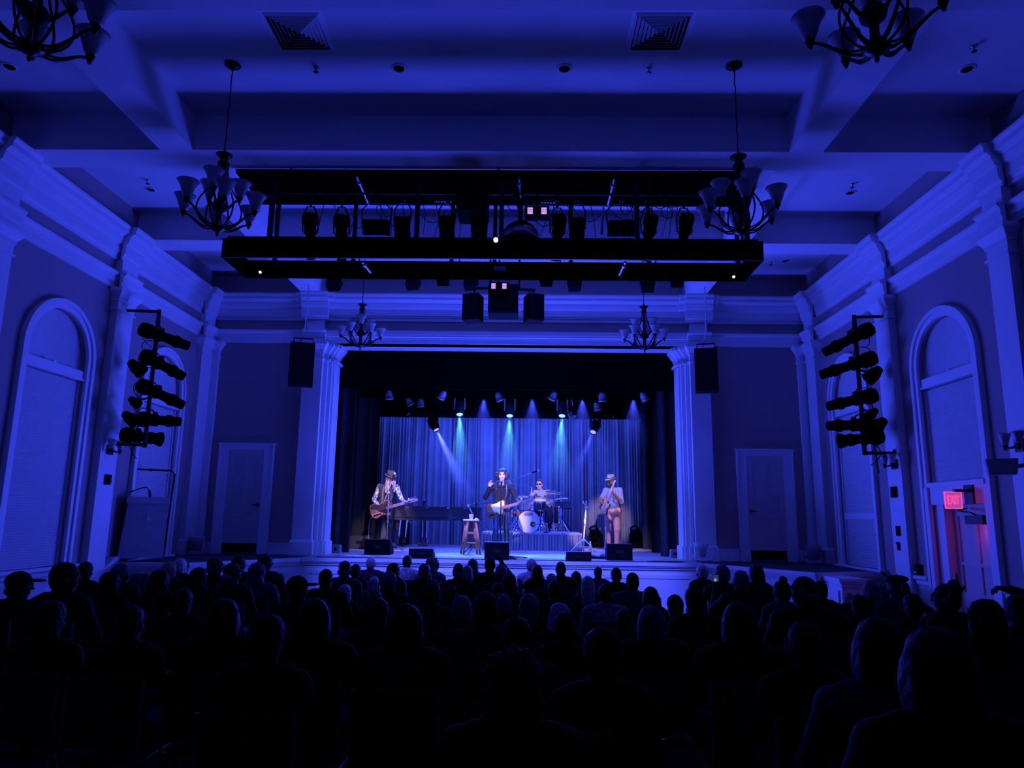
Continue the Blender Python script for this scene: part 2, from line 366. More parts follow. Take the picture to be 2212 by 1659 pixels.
# proscenium wall
OX = 3.425; JO = 3.975; JI = 3.6; LZ = 5.24
b = B()
for x0, x1, z0, z1 in ((XL, XM-JI, 0, ZC), (XM+JI, XR, 0, ZC), (XM-JI, XM+JI, LZ, ZC)):
    b.box(x0, YB, z0, x1, YB+.25, z1)
struct(b.obj('wall_back', WALL))
for sg in (-1, 1):
    b = B(); c = XM+sg*(JO+JI)/2
    pilaster(b, lambda u, d, z: (c+u, YB-d, z), JO-JI, .10, ZS, LZ)
    run_x(b, ARCHI, YB, c-(JO-JI)/2-.04, c+(JO-JI)/2+.04, .10); b.box(c-.17, YB-.10, 5.49, c+.17, YB, 5.70)
    run_x(b, CORN, YB, c-.27, c+.27, .13); run_x(b, [(o, z) for o, z in CORN if z > 5.9][:-1]+[(0, 6.22), (0, 5.93)], YB, c-.38, c+.38, .06)
    trim(b)
    for k, (xa, xb, ya) in enumerate(((JI, JI-.07, YB+.02), (JI-.07, JI-.14, YB+.10), (JI-.14, OX, YB+.18))):
        b = B(); x0, x1 = XM+sg*xa, XM+sg*xb
        b.box(x0, ya, ZS, x1, YB+.60, LZ)
        e = .03
        b.frus(min(x0, x1)-(e if sg > 0 else 0), ya-e, ZS, max(x0, x1)+(e if sg < 0 else 0), YB+.6+e, min(x0, x1)-(e if sg > 0 else 0), ya-e, ZS+.25, max(x0, x1)+(e if sg < 0 else 0), YB+.6+e)
        for za, zb_, ea, eb in ((4.88, 4.93, .05, .05), (5.02, 5.06, .02, .02), (5.06, 5.18, .03, .12), (5.18, 5.24, .13, .13)):
            g = lambda e: (min(x0, x1)-(e if sg > 0 else 0), ya-e*.5, max(x0, x1)+(e if sg < 0 else 0), YB+.6)
            A, Z = g(ea), g(eb); b.frus(A[0], A[1], za, A[2], A[3], Z[0], Z[1], zb_, Z[2], Z[3])
        trim(b)
b = B(); b.box(XM-JI, YB, LZ, XM+JI, YB+.6, LZ+.12); b.box(XM-JI, YB-.02, LZ, XM+JI, YB+.03, LZ+.06); trim(b)
b = B(); run_x(b, CORN, YB, XL, XR); trim(b)
b = B(); run_x(b, ARCHI, YB, XL, XR); run_x(b, [(.0, 5.36), (.11, 5.36), (.11, 5.40), (.125, 5.40), (.125, 5.46), (0, 5.46)], YB, XM-JI, XM+JI); trim(b)
# corner pilasters on the back wall
for x in (XL+.13, XR-.13):
    b = B(); pilaster(b, lambda u, d, z: (x+u, YB-d, z), .22, .08, ZS, LZ); trim(b)
# baseboards of the back wall
for nm, segs in (('baseboard_left', [(XL+.25, -5.92), (-4.83, XM-JO-.05)]), ('baseboard_right', [(XM+JO+.05, 4.02), (5.13, XR-.25)])):
    b = B()
    for x0, x1 in segs: b.box(x0, YB-.02, ZS, x1, YB, ZS+.19); b.box(x0, YB-.03, ZS+.19, x1, YB, ZS+.22)
    struct(b.obj(nm, TRIM))

# doors beside the proscenium
def stage_door(n, x0, x1, hinge):
    root = thing('door_%d' % n, '', '', ((x0+x1)/2, YB, ZS)); del root['label']; del root['category']; struct(root)
    zt = 3.235; b = B()
    for a, c in ((x0, x0+.19), (x1-.19, x1)): b.box(a, YB-.03, ZS, c, YB, zt-.13)
    b.box(x0, YB-.031, zt-.13, x1, YB, zt-.03); b.box(x0-.02, YB-.055, zt-.03, x1+.02, YB, zt)
    for a in (x0-.001, x1-.029): b.box(a, YB-.05, ZS, a+.03, YB-.01, zt-.03)
    b.obj('door_casing', TRIM, root, world=True)
    a, c = x0+.19, x1-.19; b = B(); d = YB-.004
    b.box(a, d-.006, ZS+.02, c, d, zt-.13)
    for xa, xb in ((a, a+.11), (c-.11, c), ((a+c)/2-.045, (a+c)/2+.045)): b.box(xa, d-.0185 if xa > a+.12 and xb < c-.12 else d-.018, ZS+.02, xb, d-.006, zt-.13)
    for za, zb_ in ((ZS+.02, ZS+.22), (ZS+.78, ZS+.90), (zt-.26, zt-.13)): b.box(a+.11, d-.018, za, c-.11, d-.006, zb_)
    b.obj('door_slab', DOORM, root, world=True)
    b = B(); b.box(a+.02, d-.024, ZS+.03, c-.02, d-.018, ZS+.20); b.obj('kick_plate', BLACKP, root, world=True)
    hx = c-.05 if hinge == 'L' else a+.05; s = -1 if hinge == 'L' else 1
    b = B(); b.cyl((hx, d-.018, 2.06), (hx, d-.075, 2.06), .028, n=10); b.cyl((hx, d-.065, 2.06), (hx+s*.10, d-.065, 2.055), .011); b.obj('door_handle', BRONZE, root, world=True)
stage_door(1, -5.91, -4.84, 'L'); stage_door(2, 4.03, 5.11, 'R')

# exit door under the near window of the right wall
root = thing('door_3', '', '', (XR, 9.28, .12)); del root['label']; del root['category']; struct(root)
P = lambda y, z, d: (XR-d, y, z)
b = B()
b.box(*P(8.68, 2.13, -.05), *P(9.88, 2.40, .03)); b.box(*P(8.55, .1, 0), *P(8.679, 2.36, .06)); b.box(*P(9.881, .1, 0), *P(10.02, 2.36, .06)); b.box(*P(8.66, 2.36, 0), *P(9.9, 2.42, .06))
b.obj('door_casing', TRIM, root, world=True)
b = B()
b.box(*P(9.67, .1, -.19), *P(9.89, 2.14, -.02)); b.box(*P(8.66, .1, -.19), *P(8.80, 2.14, -.02)); b.box(*P(8.66, 2.13, -.19), *P(9.89, 2.2, -.02)); b.obj('door_jamb', TRIM, root, world=True)
b = B(); b.box(*P(8.79, .12, -.19), *P(9.68, 2.13, -.15))
for y0, y1 in ((8.79, 8.90), (9.57, 9.68), (9.18, 9.28)): b.box(*P(y0, .12, -.15), *P(y1, 2.13, -.131 if y0 == 9.18 else -.13))
for z0, z1 in ((.12, .33), (.83, 1.02), (1.36, 1.40), (1.98, 2.13)): b.box(*P(8.9, z0, -.15), *P(9.57, z1, -.13))
b.obj('door_slab', DOORM, root, world=True)
b = B(); b.box(*P(8.85, 1.88, -.13), *P(9.2, 1.99, .0)); b.tube([P(9.0, 1.98, -.05), P(9.0, 2.02, .03), P(9.25, 2.05, .05), P(9.3, 2.08, -.1)], .012); b.obj('door_closer', BLACKM, root, world=True)

# stage, wings and their fronts
b = B(); b.box(-3.95, 12.86, ZS-.06, 3.15, 20.2, ZS); struct(b.obj('floor_stage', DECK))
WL = [(-3.95, 12.86), (-5.15, 11.15), (XL, 11.15), (XL, YB+.2), (-3.95, YB+.2)]
WR = [(3.15, 12.86), (4.36, 11.0), (5.2, 11.3), (XR, 11.3), (XR, YB+.2), (3.15, YB+.2)]
for p in (WL, WR):
    b = B(); b.prism(p, ZS-.06, ZS-.001, lambda a, c, d: (a, c, d)); struct(b.obj('floor_wing', DARKDECK))
def front(name, p0, p1, panels):
    p0 = Vector((*p0, 0)); p1 = Vector((*p1, 0)); u = (p1-p0).normalized(); n = Vector((u.y, -u.x, 0)); L = (p1-p0).length
    f = lambda a, d, z: tuple(p0 + u*a + n*d + Vector((0, 0, z)))
    def bx(b, a0, a1, d0, d1, z0, z1):
        vs = [f(a, d, z) for a in (a0, a1) for d in (d0, d1) for z in (z0, z1)]
        b.add(vs, [(0, 1, 3, 2), (4, 6, 7, 5), (0, 4, 5, 1), (2, 3, 7, 6), (0, 2, 6, 4), (1, 5, 7, 3)])
    b = B(); bx(b, 0, L, -.04, 0, .1, ZS-.06)
    for d, z0, z1 in ((.05, ZS-.06, ZS), (.035, ZS-.085, ZS-.06), (.02, ZS-.12, ZS-.085), (.02, .1, .26)): bx(b, -.0, L, 0, d, z0, z1)
    o = struct(b.obj(name, TRIM))
    for a0, a1 in panels:
        b = B(); bx(b, a0, a1, 0, .014, .30, ZS-.20)
        bx(b, a0, a0+.06, .014, .024, .30, ZS-.20); bx(b, a1-.06, a1, .014, .024, .30, ZS-.20); bx(b, a0+.06, a1-.06, .014, .024, ZS-.27, ZS-.20); bx(b, a0+.06, a1-.06, .014, .024, .30, .38)
        b.obj('fascia_panel', TRIM, o)
    return o
front('wall_stage_front', (-3.95, 12.86), (3.15, 12.86), [(.12+i*1.73, 1.73+i*1.73) for i in range(4)])
front('wall_wing_left', (-5.15, 11.15), (-3.95, 12.86), [(.1, 1.0), (1.1, 2.0)])
front('wall_wing_left_end', (XL, 11.15), (-5.15, 11.15), [(.1, 1.06)])
front('wall_wing_right', (3.15, 12.86), (4.36, 11.0), [(.1, 1.05), (1.15, 2.1)])
front('wall_wing_right_end', (4.36, 11.0), (5.2, 11.3), [(.1, .8)])
front('wall_wing_right_side', (5.2, 11.3), (XR, 11.3), [])
# stage house: black box behind the arch
b = B()
b.box(-5.6, YB+.3, ZS-.06, -5.5, 20.2, 7); b.box(4.7, YB+.3, ZS-.06, 4.8, 20.2, 7); b.box(-5.6, 20.1, ZS-.06, 4.8, 20.2, 7); b.box(-5.6, YB+.25, 6.9, 4.8, 20.2, 7)
b.box(-5.6, YB+.25, ZS-.06, XM-OX-.1, YB+.6, 7); b.box(XM+OX+.1, YB+.25, ZS-.06, 4.8, YB+.6, 7); b.box(-5.6, YB+.25, LZ+.1, 4.8, YB+.6, 7)
b.box(-5.6, YB+.6, ZS-.06, -3.95, 20.2, ZS-.002); b.box(3.15, YB+.6, ZS-.06, 4.8, 20.2, ZS-.002)
struct(b.obj('wall_stage_house', BLACKDRAPE))
# stairs at the two ends of the wings, with white cheek walls
def stairs(name, x0, x1, y, sg):
    b = B()
    for k in range(5):
        b.box(x0, y-.28*(k+1), .1, x1, y-.28*k+.002, ZS-.17*(k+1))
    o = struct(b.obj(name, DARKDECK))
    for x in ((x0-.05,) if sg > 0 else ()):
        b = B(); prof = [(y, .1), (y, ZS+.02), (y-.12, ZS+.02), (y-1.5, .42), (y-1.5, .1)]
        b.prism(prof, x, x+.05, lambda a, z, d: (d, a, z))
        b.prism([(y+.01, ZS+.02), (y+.01, ZS+.08), (y-.13, ZS+.08), (y-1.54, .48), (y-1.54, .42), (y-.12, ZS+.02)], x-.025, x+.075, lambda a, z, d: (d, a, z))
        b.obj('cheek_wall', TRIM, o)
stairs('stairs_left', XL+.09, -5.75, 11.13, 1); stairs('stairs_right', 4.83, 5.3, 11.05, -1)
# white panelled end block of the right wing, beside the stairs
b = B(); b.box(4.48, 10.44, .1, 4.82, 11.2, 1.04)
for e, z0, z1 in ((.05, 1.06, 1.10), (.035, 1.03, 1.06), (.02, .985, 1.0), (.02, .1, .26)): b.box(4.48-e, 10.44-e, z0, 4.82+e*.3, 11.2, z1)
o = struct(b.obj('trim_%d' % (tn[0]+1), TRIM)); tn[0] += 1
b = B(); b.box(4.466, 10.52, .32, 4.48, 11.1, .93); b.box(4.455, 10.52, .87, 4.466, 11.1, .93); b.box(4.455, 10.52, .32, 4.466, 10.58, .87); b.box(4.455, 11.04, .32, 4.466, 11.1, .87); b.obj('fascia_panel', TRIM, o)

# curtains (soft goods)
def drape(name, label, m, x0, x1, y, z0, z1, amp, wl, seed, cat='curtain', group=None, gather=0.25, yd=0.0):
    r = random.Random(seed); n = max(8, int(abs(x1-x0)/wl*8)); cols = []
    ph = 0; fq = 1.0; xs = []
    for i in range(n+1):
        t = i/n; ph += (2*PI/8)*fq; fq = min(1.9, max(.45, fq+r.uniform(-.22, .22))); xs.append((x0+(x1-x0)*t, math.sin(ph)*amp*(.75+.4*math.sin(ph*.23+seed)) + amp*.5*math.sin(ph*.31) + yd*t))
    nz = 8; b = B(); vs = []
    for k in range(nz+1):
        q = k/nz; a = (1-gather) + gather*(1-q)
        vs += [(x+.01*math.sin(3*q+x*5), y+d*a+.012*math.sin(4*q+x*9), z0+(z1-z0)*q) for x, d in xs]
    b.add(vs, [(k*(n+1)+i, k*(n+1)+i+1, (k+1)*(n+1)+i+1, (k+1)*(n+1)+i) for k in range(nz) for i in range(n)])
    o = b.obj(name, m, smooth=True)
    return tag(o, label, cat, group)
drape('back_curtain', 'wide pleated blue-lit curtain across the back of the stage', CURT, -4.7, 3.7, 19.5, ZS, 5.3, .085, .115, 3)
b = B(); b.prism([(XM-OX-.1, 4.47), (XM+OX+.1, 4.47), (XM+OX+.1, LZ+.5), (XM-OX-.1, LZ+.5)], 14.33, 14.36, lambda a, z, d: (a, d, z))
b.cyl((XM-OX, 14.34, 4.47), (XM+OX, 14.34, 4.47), .02)
tag(b.obj('valance', BLACKDRAPE), 'plain black valance hanging under the stage arch', 'valance')
drape('stage_border', 'black border drape just behind the valance, hiding the front lighting pipe', BLACKDRAPE, -4.4, 3.6, 15.75, 4.50, 5.9, .02, .5, 5, 'border')
drape('stage_border', 'black border drape hanging right above the blue back curtain', BLACKDRAPE, -4.6, 3.8, 18.4, 4.42, 6.2, .02, .5, 6, 'border')
for s, nm in ((-1, 'left'), (1, 'right')):
    for k, (yy, xi) in enumerate(((14.85, 3.18), (16.6, 3.28), (18.2, 3.36))):
        w_ = ('front', 'middle', 'rear')[k]
        drape('leg_curtain', 'dark leg curtain at the %s side of the stage, %s one of three' % (nm, w_), LEGDRAPE, XM+s*(xi+1.1), XM+s*xi, yy, ZS, 5.6, .07, .35, 10+k+(s > 0)*5, 'curtain', None, .1)
# ================================================================ CEILING FITTINGS
def vent(x, y, label):
    t = thing('ceiling_vent', label, 'vent', (x, y, ZC), group='square ceiling vents')
    b = B(); n = 8; s0 = .31
    for (a, c) in ((s0, s0-.03),):
        b.box(-a, -a, -.012, a, -c, 0); b.box(-a, c, -.012, a, a, 0); b.box(-a, -c, -.012, -c, c, 0); b.box(c, -c, -.012, a, c, 0)
    b.obj('vent_frame', TRIM, t)
    b = B(); b.box(-.28, -.28, -.003, .28, .28, -.001); b.obj('vent_backing', BLACKP, t)
    for k in range(7):
        r0 = .28-.04*k; r1 = r0-.026; b = B()
        for q in range(4):
            R = Matrix.Rotation(q*PI/2, 4, 'Z')
            b2 = [(-r0, -r0, -.004), (r0, -r0, -.004), (r1, -r1, -.034), (-r1, -r1, -.034)]
            b.add([R @ Vector(v) for v in b2], [(0, 1, 2, 3)])
        b.obj('louver', TRIM, t)
vent(-2.31, 6.35, 'square louvred ceiling vent above the chandelier cord, left one of two')
vent(1.30, 6.35, 'square louvred ceiling vent near the upper right chandelier, right one of two')
def downlight(x, y, label, r=.085):
    t = thing('recessed_downlight', label, 'ceiling light', (x, y, ZC), group='recessed ceiling downlights')
    b = B(); b.lathe([(r*.72, -.001), (r*.72, -.010), (r*.8, -.014), (r, -.008), (r, 0)], n=20); b.obj('trim_ring', TRIM, t, True)
    b = B(); b.lathe([(r*.72, -.003), (.001, -.003)], n=20); b.obj('recess_shade', BLACKP, t)  # flat black disc paints the shade inside the can
for x, y, l in ((-1.41, 6.95, 'round recessed downlight in the middle ceiling bay, left of the pair'), (.39, 6.95, 'round recessed downlight in the middle ceiling bay, right of the pair'),
                (-5.69, 6.93, 'recessed downlight below the upper left chandelier by the wall'), (4.70, 6.95, 'recessed downlight in the near right ceiling bay by the wall'),
                (-5.68, 9.91, 'recessed downlight in the left ceiling bay beside the hanging lighting frame'), (4.78, 9.91, 'recessed downlight in the right ceiling bay beside the hanging lighting frame'),
                (4.85, 12.75, 'recessed downlight in the far right ceiling bay near the corner')):
    downlight(x, y, l)
def sprinkler(x, y, label, nm='ceiling_sprinkler', white=False):
    t = thing(nm, label, 'sprinkler', (x, y, ZC))
    b = B(); b.lathe([(.035, 0), (.035, -.008), (.012, -.014), (.012, -.05)], n=12); b.obj('escutcheon', WHITEP if white else STEEL, t, True)
    b = B(); b.lathe([(.004, -.05), (.028, -.055), (.028, -.06), (.004, -.062)], n=12); b.obj('deflector', STEEL if white else BLACKM, t, True)
for x, y, l, wh in ((-2.31, 6.94, 'small dark ceiling sprinkler head between a chandelier cord and a downlight', 0), (1.30, 6.95, 'small white ringed sprinkler below the right ceiling vent', 1),
                    (-5.56, 9.61, 'small sprinkler beside the downlight in the left ceiling bay', 0), (4.54, 6.58, 'small sprinkler above the downlight in the near right bay', 0),
                    (4.68, 9.63, 'small sprinkler beside the downlight in the right ceiling bay', 0), (4.6, 12.85, 'small sprinkler in the far right ceiling bay near the corner', 0)):
    sprinkler(x, y, l, white=wh)

# ---------------------------------------------------------------- chandeliers
def make_chandelier():
    t = thing('chandelier', 'x', 'chandelier', (-3.207, 6.9, ZC), group='bronze chandeliers with glass shades')
    zb = -1.97
    b = B(); b.lathe([(.085, 0), (.085, -.012), (.06, -.03), (.02, -.05), (.012, -.07)], n=18); b.obj('ceiling_canopy', BRONZE, t, True)
    b = B(); b.tube([(.004*math.sin(k*1.7), .004*math.cos(k*2.3), -.06-k*.05) for k in range(22)], .007, 6); b.obj('chain_cord', BRONZE, t, True)
    b = B(); b.lathe([(.01, zb), (.016, zb+.02), (.008, zb+.04), (.05, zb+.06), (.085, zb+.085), (.085, zb+.10), (.04, zb+.13), (.028, zb+.2), (.03, zb+.26), (.075, zb+.30), (.085, zb+.34), (.06, zb+.38), (.03, zb+.41), (.026, zb+.5), (.026, zb+.78), (.035, zb+.8), (.06, zb+.82), (.03, zb+.84), (.05, zb+.88), (.085, zb+.905), (.085, zb+.915), (.02, zb+.93), (.012, zb+.97)], n=16)
    b.obj('column', BRONZE, t, True)
    b = B()
    for k in range(6):
        a = k*PI/3+PI/6; u = Vector((math.cos(a), math.sin(a), 0)); Z = Vector((0, 0, 1))
        b.tube(bez(u*.05+Z*(zb+.83), u*.02+Z*(zb+.6), u*.14+Z*(zb+.5), u*.19+Z*(zb+.40), 6) + bez(u*.19+Z*(zb+.40), u*.26+Z*(zb+.27), u*.2+Z*(zb+.12), u*.06+Z*(zb+.09), 7)[1:], .009, 5)
    b.obj('cage_rods', BRONZE, t, True)
    shade = [(.028, 0), (.04, .02), (.055, .06), (.07, .11), (.092, .155), (.108, .175), (.10, .172), (.085, .15), (.062, .10), (.045, .05), (.02, .012)]
    def arm(a, r, z, z0, up):
        u = Vector((math.cos(a), math.sin(a), 0)); Z = Vector((0, 0, 1)); b = B()
        for dz in (0, .03):
            b.tube(bez(u*.06+Z*(zb+z0+dz), u*(r*.55)+Z*(zb+z0-.02+dz*.6), u*(r*.7)+Z*(zb+z-.03+dz*.3), u*r+Z*(zb+z-.015), 9), .0095, 5)
        b.lathe([(.012, zb+z-.05), (.02, zb+z-.02), (.03, zb+z), (.034, zb+z+.03)], u*r, n=10)
        o = b.obj('arm', BRONZE, t, True)
        b = B(); b.lathe([(q, zb+z+.01+h) for q, h in shade], u*r, n=18); b.obj('glass_shade', FROST, o, True)
    for k in range(6): arm(k*PI/3, .375, .27, .085, 0)
    for k in range(3): arm(k*2*PI/3+PI/6, .19, .46, .32, 0)
    return t
ch = make_chandelier(); ch['label'] = 'nine-light bronze chandelier on a long cord overlapping the left end of the lighting frame'
dup(ch, (2.199, 6.9, ZC), .35, 'nine-light bronze chandelier on a long cord overlapping the right end of the lighting frame')
dup(ch, (-3.0, 12.5, ZC), .2, 'far chandelier hanging before the left capital of the stage arch', .94)
dup(ch, (2.14, 12.5, ZC), .9, 'far chandelier hanging before the right capital of the stage arch', .94)
dup(ch, (-3.18, 4.02, ZC), .1, 'nearest chandelier cut off by the upper left corner')
dup(ch, (2.17, 4.02, ZC), .55, 'nearest chandelier cut off by the top edge at the right')

# ---------------------------------------------------------------- hanging lighting frame
PX0, PX1, PY0, PY1 = -3.84, 2.94, 8.43, 9.24
pod = thing('suspended_lighting_frame', 'big black open box frame of stage lights hung under the ceiling beam', 'lighting frame', ((PX0+PX1)/2, 8.85, 6.2))
b = B(); b.box(PX0+.12, 8.36, 6.165, PX1-.07, 9.28, 6.218); b.obj('top_panel', PODBLACK, pod, world=True)
for nm, bx in (('front_skirt', (PX0, PY0, 5.06, PX1, PY0+.03, 5.31)), ('rear_skirt', (PX0, PY1-.03, 5.06, PX1, PY1, 5.31)), ('side_skirt', (PX0, PY0, 5.06, PX0+.03, PY1, 5.31)), ('side_skirt', (PX1-.03, PY0, 5.06, PX1, PY1, 5.31))):
    b = B(); b.box(*bx); b.obj(nm, PODBLACK, pod, world=True)
b = B(); b.box(PX0, PY0-.004, 5.056, PX1, PY0+.02, 5.0605); b.obj('bottom_rail', mat('dark_rail', (.10, .10, .11), .5), pod, world=True)
for px in (585, 901, 1083, 1376, 1612):
    p = at(px, 480, Y=8.47); b = B(); b.box(p.x-.028, 8.445, 5.2, p.x+.028, 8.5, 6.14); b.obj('front_post', BLACKM, pod, world=True)
for px in (600, 768, 978, 1070, 1233, 1400, 1590):
    p = at(px, 480, Y=9.2); b = B(); b.box(p.x-.025, 9.17, 5.2, p.x+.025, 9.22, 6.14); b.obj('rear_post', BLACKM, pod, world=True)
for y, z in ((9.19, 5.39), (8.47, 5.33), (8.85, 6.13), (9.22, 6.15)):
    b = B(); b.cyl((PX0+.05, y, z), (PX1-.05, y, z), .024, n=8); b.obj('pipe_rail', BLACKM, pod, world=True)
for x in (PX0+.6, XM, PX1-.6): b = B(); b.cyl((x, 9.0, 6.2), (x, 9.0, ZC), .02, n=8); b.obj('hanging_rod', BLACKM, pod, world=True)
for a, c, z, ya in (((770, 381), (797, 443), 6.14, 0), ((1122, 384), (1124, 441), 6.14, 0), ((1327, 386), (1312, 448), 6.14, 0), ((782, 566), (800, 588), 5.08, 0), ((1351, 566), (1338, 594), 5.08, 0)):
    b = B(); p0, p1 = at(*a, Z=z), at(*c, Z=z); b.cyl(p0, p1, .016, n=8); b.lathe([(.016, -.01), (.035, 0), (.035, .03), (.016, .04)], p0+(p1-p0)*.18, p1-p0, n=8); b.obj('cross_pole', PIPE, pod, world=True)
p0 = at(1303, 457, Y=8.9); p1 = at(1299, 508, Y=8.95); b = B(); b.cyl(p0, p1, .02, n=8); b.cyl(p0+Vector((0, 0, -.02)), p0+Vector((0, 0, .6)), .008, n=6); b.obj('hanging_pole', PIPE, pod, world=True)
r = random.Random(4); b = B()
for px in (690, 745, 800, 830, 850, 890, 925, 985, 1010, 1110, 1160, 1180, 1215, 1262, 1330, 1352, 1392, 1425, 1440, 1452):
    p = at(px, 452, Y=8.85+r.uniform(-.2, .3)); y = p.y; R = r.uniform(.06, .12)
    if r.random() < .5: b.tube(loop((p.x, y, 6.10-R*1.1), R, 14, a=Vector((1, .3, 0)).normalized()), .006, 4)
    else: b.tube(bez((p.x-.2, y, 6.1), (p.x-.1, y, 5.75), (p.x+.1, y, 5.6), (p.x+r.uniform(.1, .3), y+.1, r.uniform(5.6, 6.0)), 8), .006, 4)
    b.tube([(p.x+R, y, 6.1), (p.x+R+r.uniform(-.05, .1), y, 5.8), (p.x+R+r.uniform(-.1, .1), y, 5.5)], .005, 4)
stuff(b.obj('cable_loops', RUBBER, pod, True, world=True))
for px, y in ((957, 436), (1187, 438)):
    b = B()
    for k in range(6): p = at(px-16+k*6.5, y, Z=6.09); b.box(p.x-.012, p.y-.012, 6.09, p.x+.012, p.y+.02, 6.13)
    b.obj('vent_slots', mat('blue_grey_slot', (.5, .5, .55), .5), pod, world=True)

def aim_matrix(o, d, up=Vector((0, 0, 1))):
    d = Vector(d).normalized(); s = d.cross(up).normalized(); u = s.cross(d)
    return Matrix(((s.x, d.x, u.x, o[0]), (s.y, d.y, u.y, o[1]), (s.z, d.z, u.z, o[2]), (0, 0, 0, 1)))   # local +Y = d

def ellipsoidal(label, rear, front, group, hook=None, flare=False, r=.07, name='spotlight', L=None):
    """long profile spotlight; hook = point of the pipe it is clamped to"""
    rear, front = Vector(rear), Vector(front); mid = rear.lerp(front, .42); L = (front-rear).length
    t = thing(name, label, 'stage light', mid, group=group); M = aim_matrix((0, 0, 0), front-rear)
    b = B(); b.lathe([(r*.5, -.42*L), (r*.95, -.40*L), (r*1.12, -.33*L), (r*1.12, -.18*L), (r*.9, -.14*L), (r*.95, -.02*L), (r*1.0, .02*L), (r*.85, .05*L)], (0, 0, 0), (0, 1, 0), 14)
    for k in range(5): b.lathe([(r*1.12, -.32*L+k*.026*L), (r*1.2, -.315*L+k*.026*L), (r*1.12, -.31*L+k*.026*L)], (0, 0, 0), (0, 1, 0), 14)
    b.box(-.02, -.05*L, r*.8, .02, .03*L, r*1.25); b.xf(M).obj('lamp_housing', PODBLACK, t, True)
    b = B(); k = 1.5 if flare else .92
    b.lathe([(r*.8, .04*L), (r*.72, .06*L), (r*.78, .25*L), (r*.95, .28*L), (r*.95, .36*L), (r*.78, .39*L), (r*.78*k, .58*L), (r*.7*k, .58*L), (r*.5, .54*L)], (0, 0, 0), (0, 1, 0), 14)
    b.xf(M).obj('lens_barrel', PODBLACK, t, True)
    b = B(); b.lathe([(r*.66, .545*L), (.002, .55*L)], (0, 0, 0), (0, 1, 0), 14); b.xf(M).obj('front_lens', mat('dim_lens', (.08, .08, .1), .1), t, True)
    b = B(); hk = (Vector(hook)-mid) if hook is not None else Vector((0, 0, .3)); s = M @ Vector((1, 0, 0)); q = hk*.75
    b.tube([s*(r*1.15), s*(r*1.25)+q*.55, s*(r*.5)+q, -s*(r*.5)+q, -s*(r*1.25)+q*.55, -s*(r*1.15)], .011, 5); b.obj('yoke', BLACKM, t)
    b = B(); b.cyl(q*.98, hk, .016, n=8); b.rbox(hk, (.05, .05, .06)); b.obj('pipe_clamp', BLACKM, t)
    return t
def par_can(label, pos, d, group, r=.1, L=.28, hook=None, shine=False, name='par_can'):
    t = thing(name, label, 'stage light', pos, group=group); M = aim_matrix((0, 0, 0), d)
    b = B(); b.lathe([(r*.45, -L*.5), (r*.6, -L*.45), (r*.7, -L*.3), (r*.98, -L*.05), (r, L*.35), (r*1.08, L*.36), (r*1.08, L*.5), (r*.96, L*.5), (r*.9, L*.3)], (0, 0, 0), (0, 1, 0), 16)
    b.xf(M).obj('can', mat('bright_can_metal', (.6, .6, .63), .35, .25) if shine else PODBLACK, t, True)
    b = B(); b.lathe([(r*.92, L*.32), (r*.5, L*.36), (.002, L*.37)], (0, 0, 0), (0, 1, 0), 16); b.xf(M).obj('front_lens', mat('dim_lens', (.08, .08, .1), .1), t, True)
    hk = (Vector(hook)-Vector(pos)) if hook is not None else Vector((0, 0, .26)); s = M @ Vector((1, 0, 0))
    b = B(); b.tube([s*r, s*r*1.15+hk*.5, s*r*.5+hk*.85, -s*r*.5+hk*.85, -s*r*1.15+hk*.5, -s*r], .01, 5); b.cyl(hk*.84, hk, .015, n=8); b.rbox(hk, (.05, .05, .05)); b.obj('yoke', CHROME if shine else PODBLACK, t)
    return t
def box_light(label, pos, d, group, size=(.26, .16, .2), hook=None, name='flood_light', cells=0):
    t = thing(name, label, 'stage light', pos, group=group); M = aim_matrix((0, 0, 0), d); a, c, e = size
    b = B(); b.frus(-a/2*.9, -c/2, -e/2, a/2*.9, c/2, -a/2, -c/2, e/2, a/2, c/2); b.xf(M).obj('housing', BLACKP, t, bev=.008)
    b = B()
    if cells:
        for k in range(cells): b.box(-a/2+.015+k*(a-.03)/cells, c/2, -e*.35, -a/2+.005+(k+1)*(a-.03)/cells, c/2+.01, e*.35)
        b.xf(M).obj('light_cells', mat('cell_lens', (.35, .35, .42), .2), t)
    else:
        b.box(-a/2+.02, c/2, -e/2+.03, a/2-.02, c/2+.006, e/2-.02); b.xf(M).obj('front_glass', mat('dim_lens', (.08, .08, .1), .1), t)
    hk = (Vector(hook)-Vector(pos)) if hook is not None else Vector((0, 0, .25)); s = M @ Vector((1, 0, 0))
    b = B(); b.tube([s*a*.5, s*a*.56+hk*.6, s*a*.3+hk*.85, -s*a*.3+hk*.85, -s*a*.56+hk*.6, -s*a*.5], .01, 5); b.cyl(hk*.84, hk, .014, n=8); b.rbox(hk, (.05, .05, .05)); b.obj('yoke', BLACKM, t)
    return t
G = 'lights inside the hanging frame'
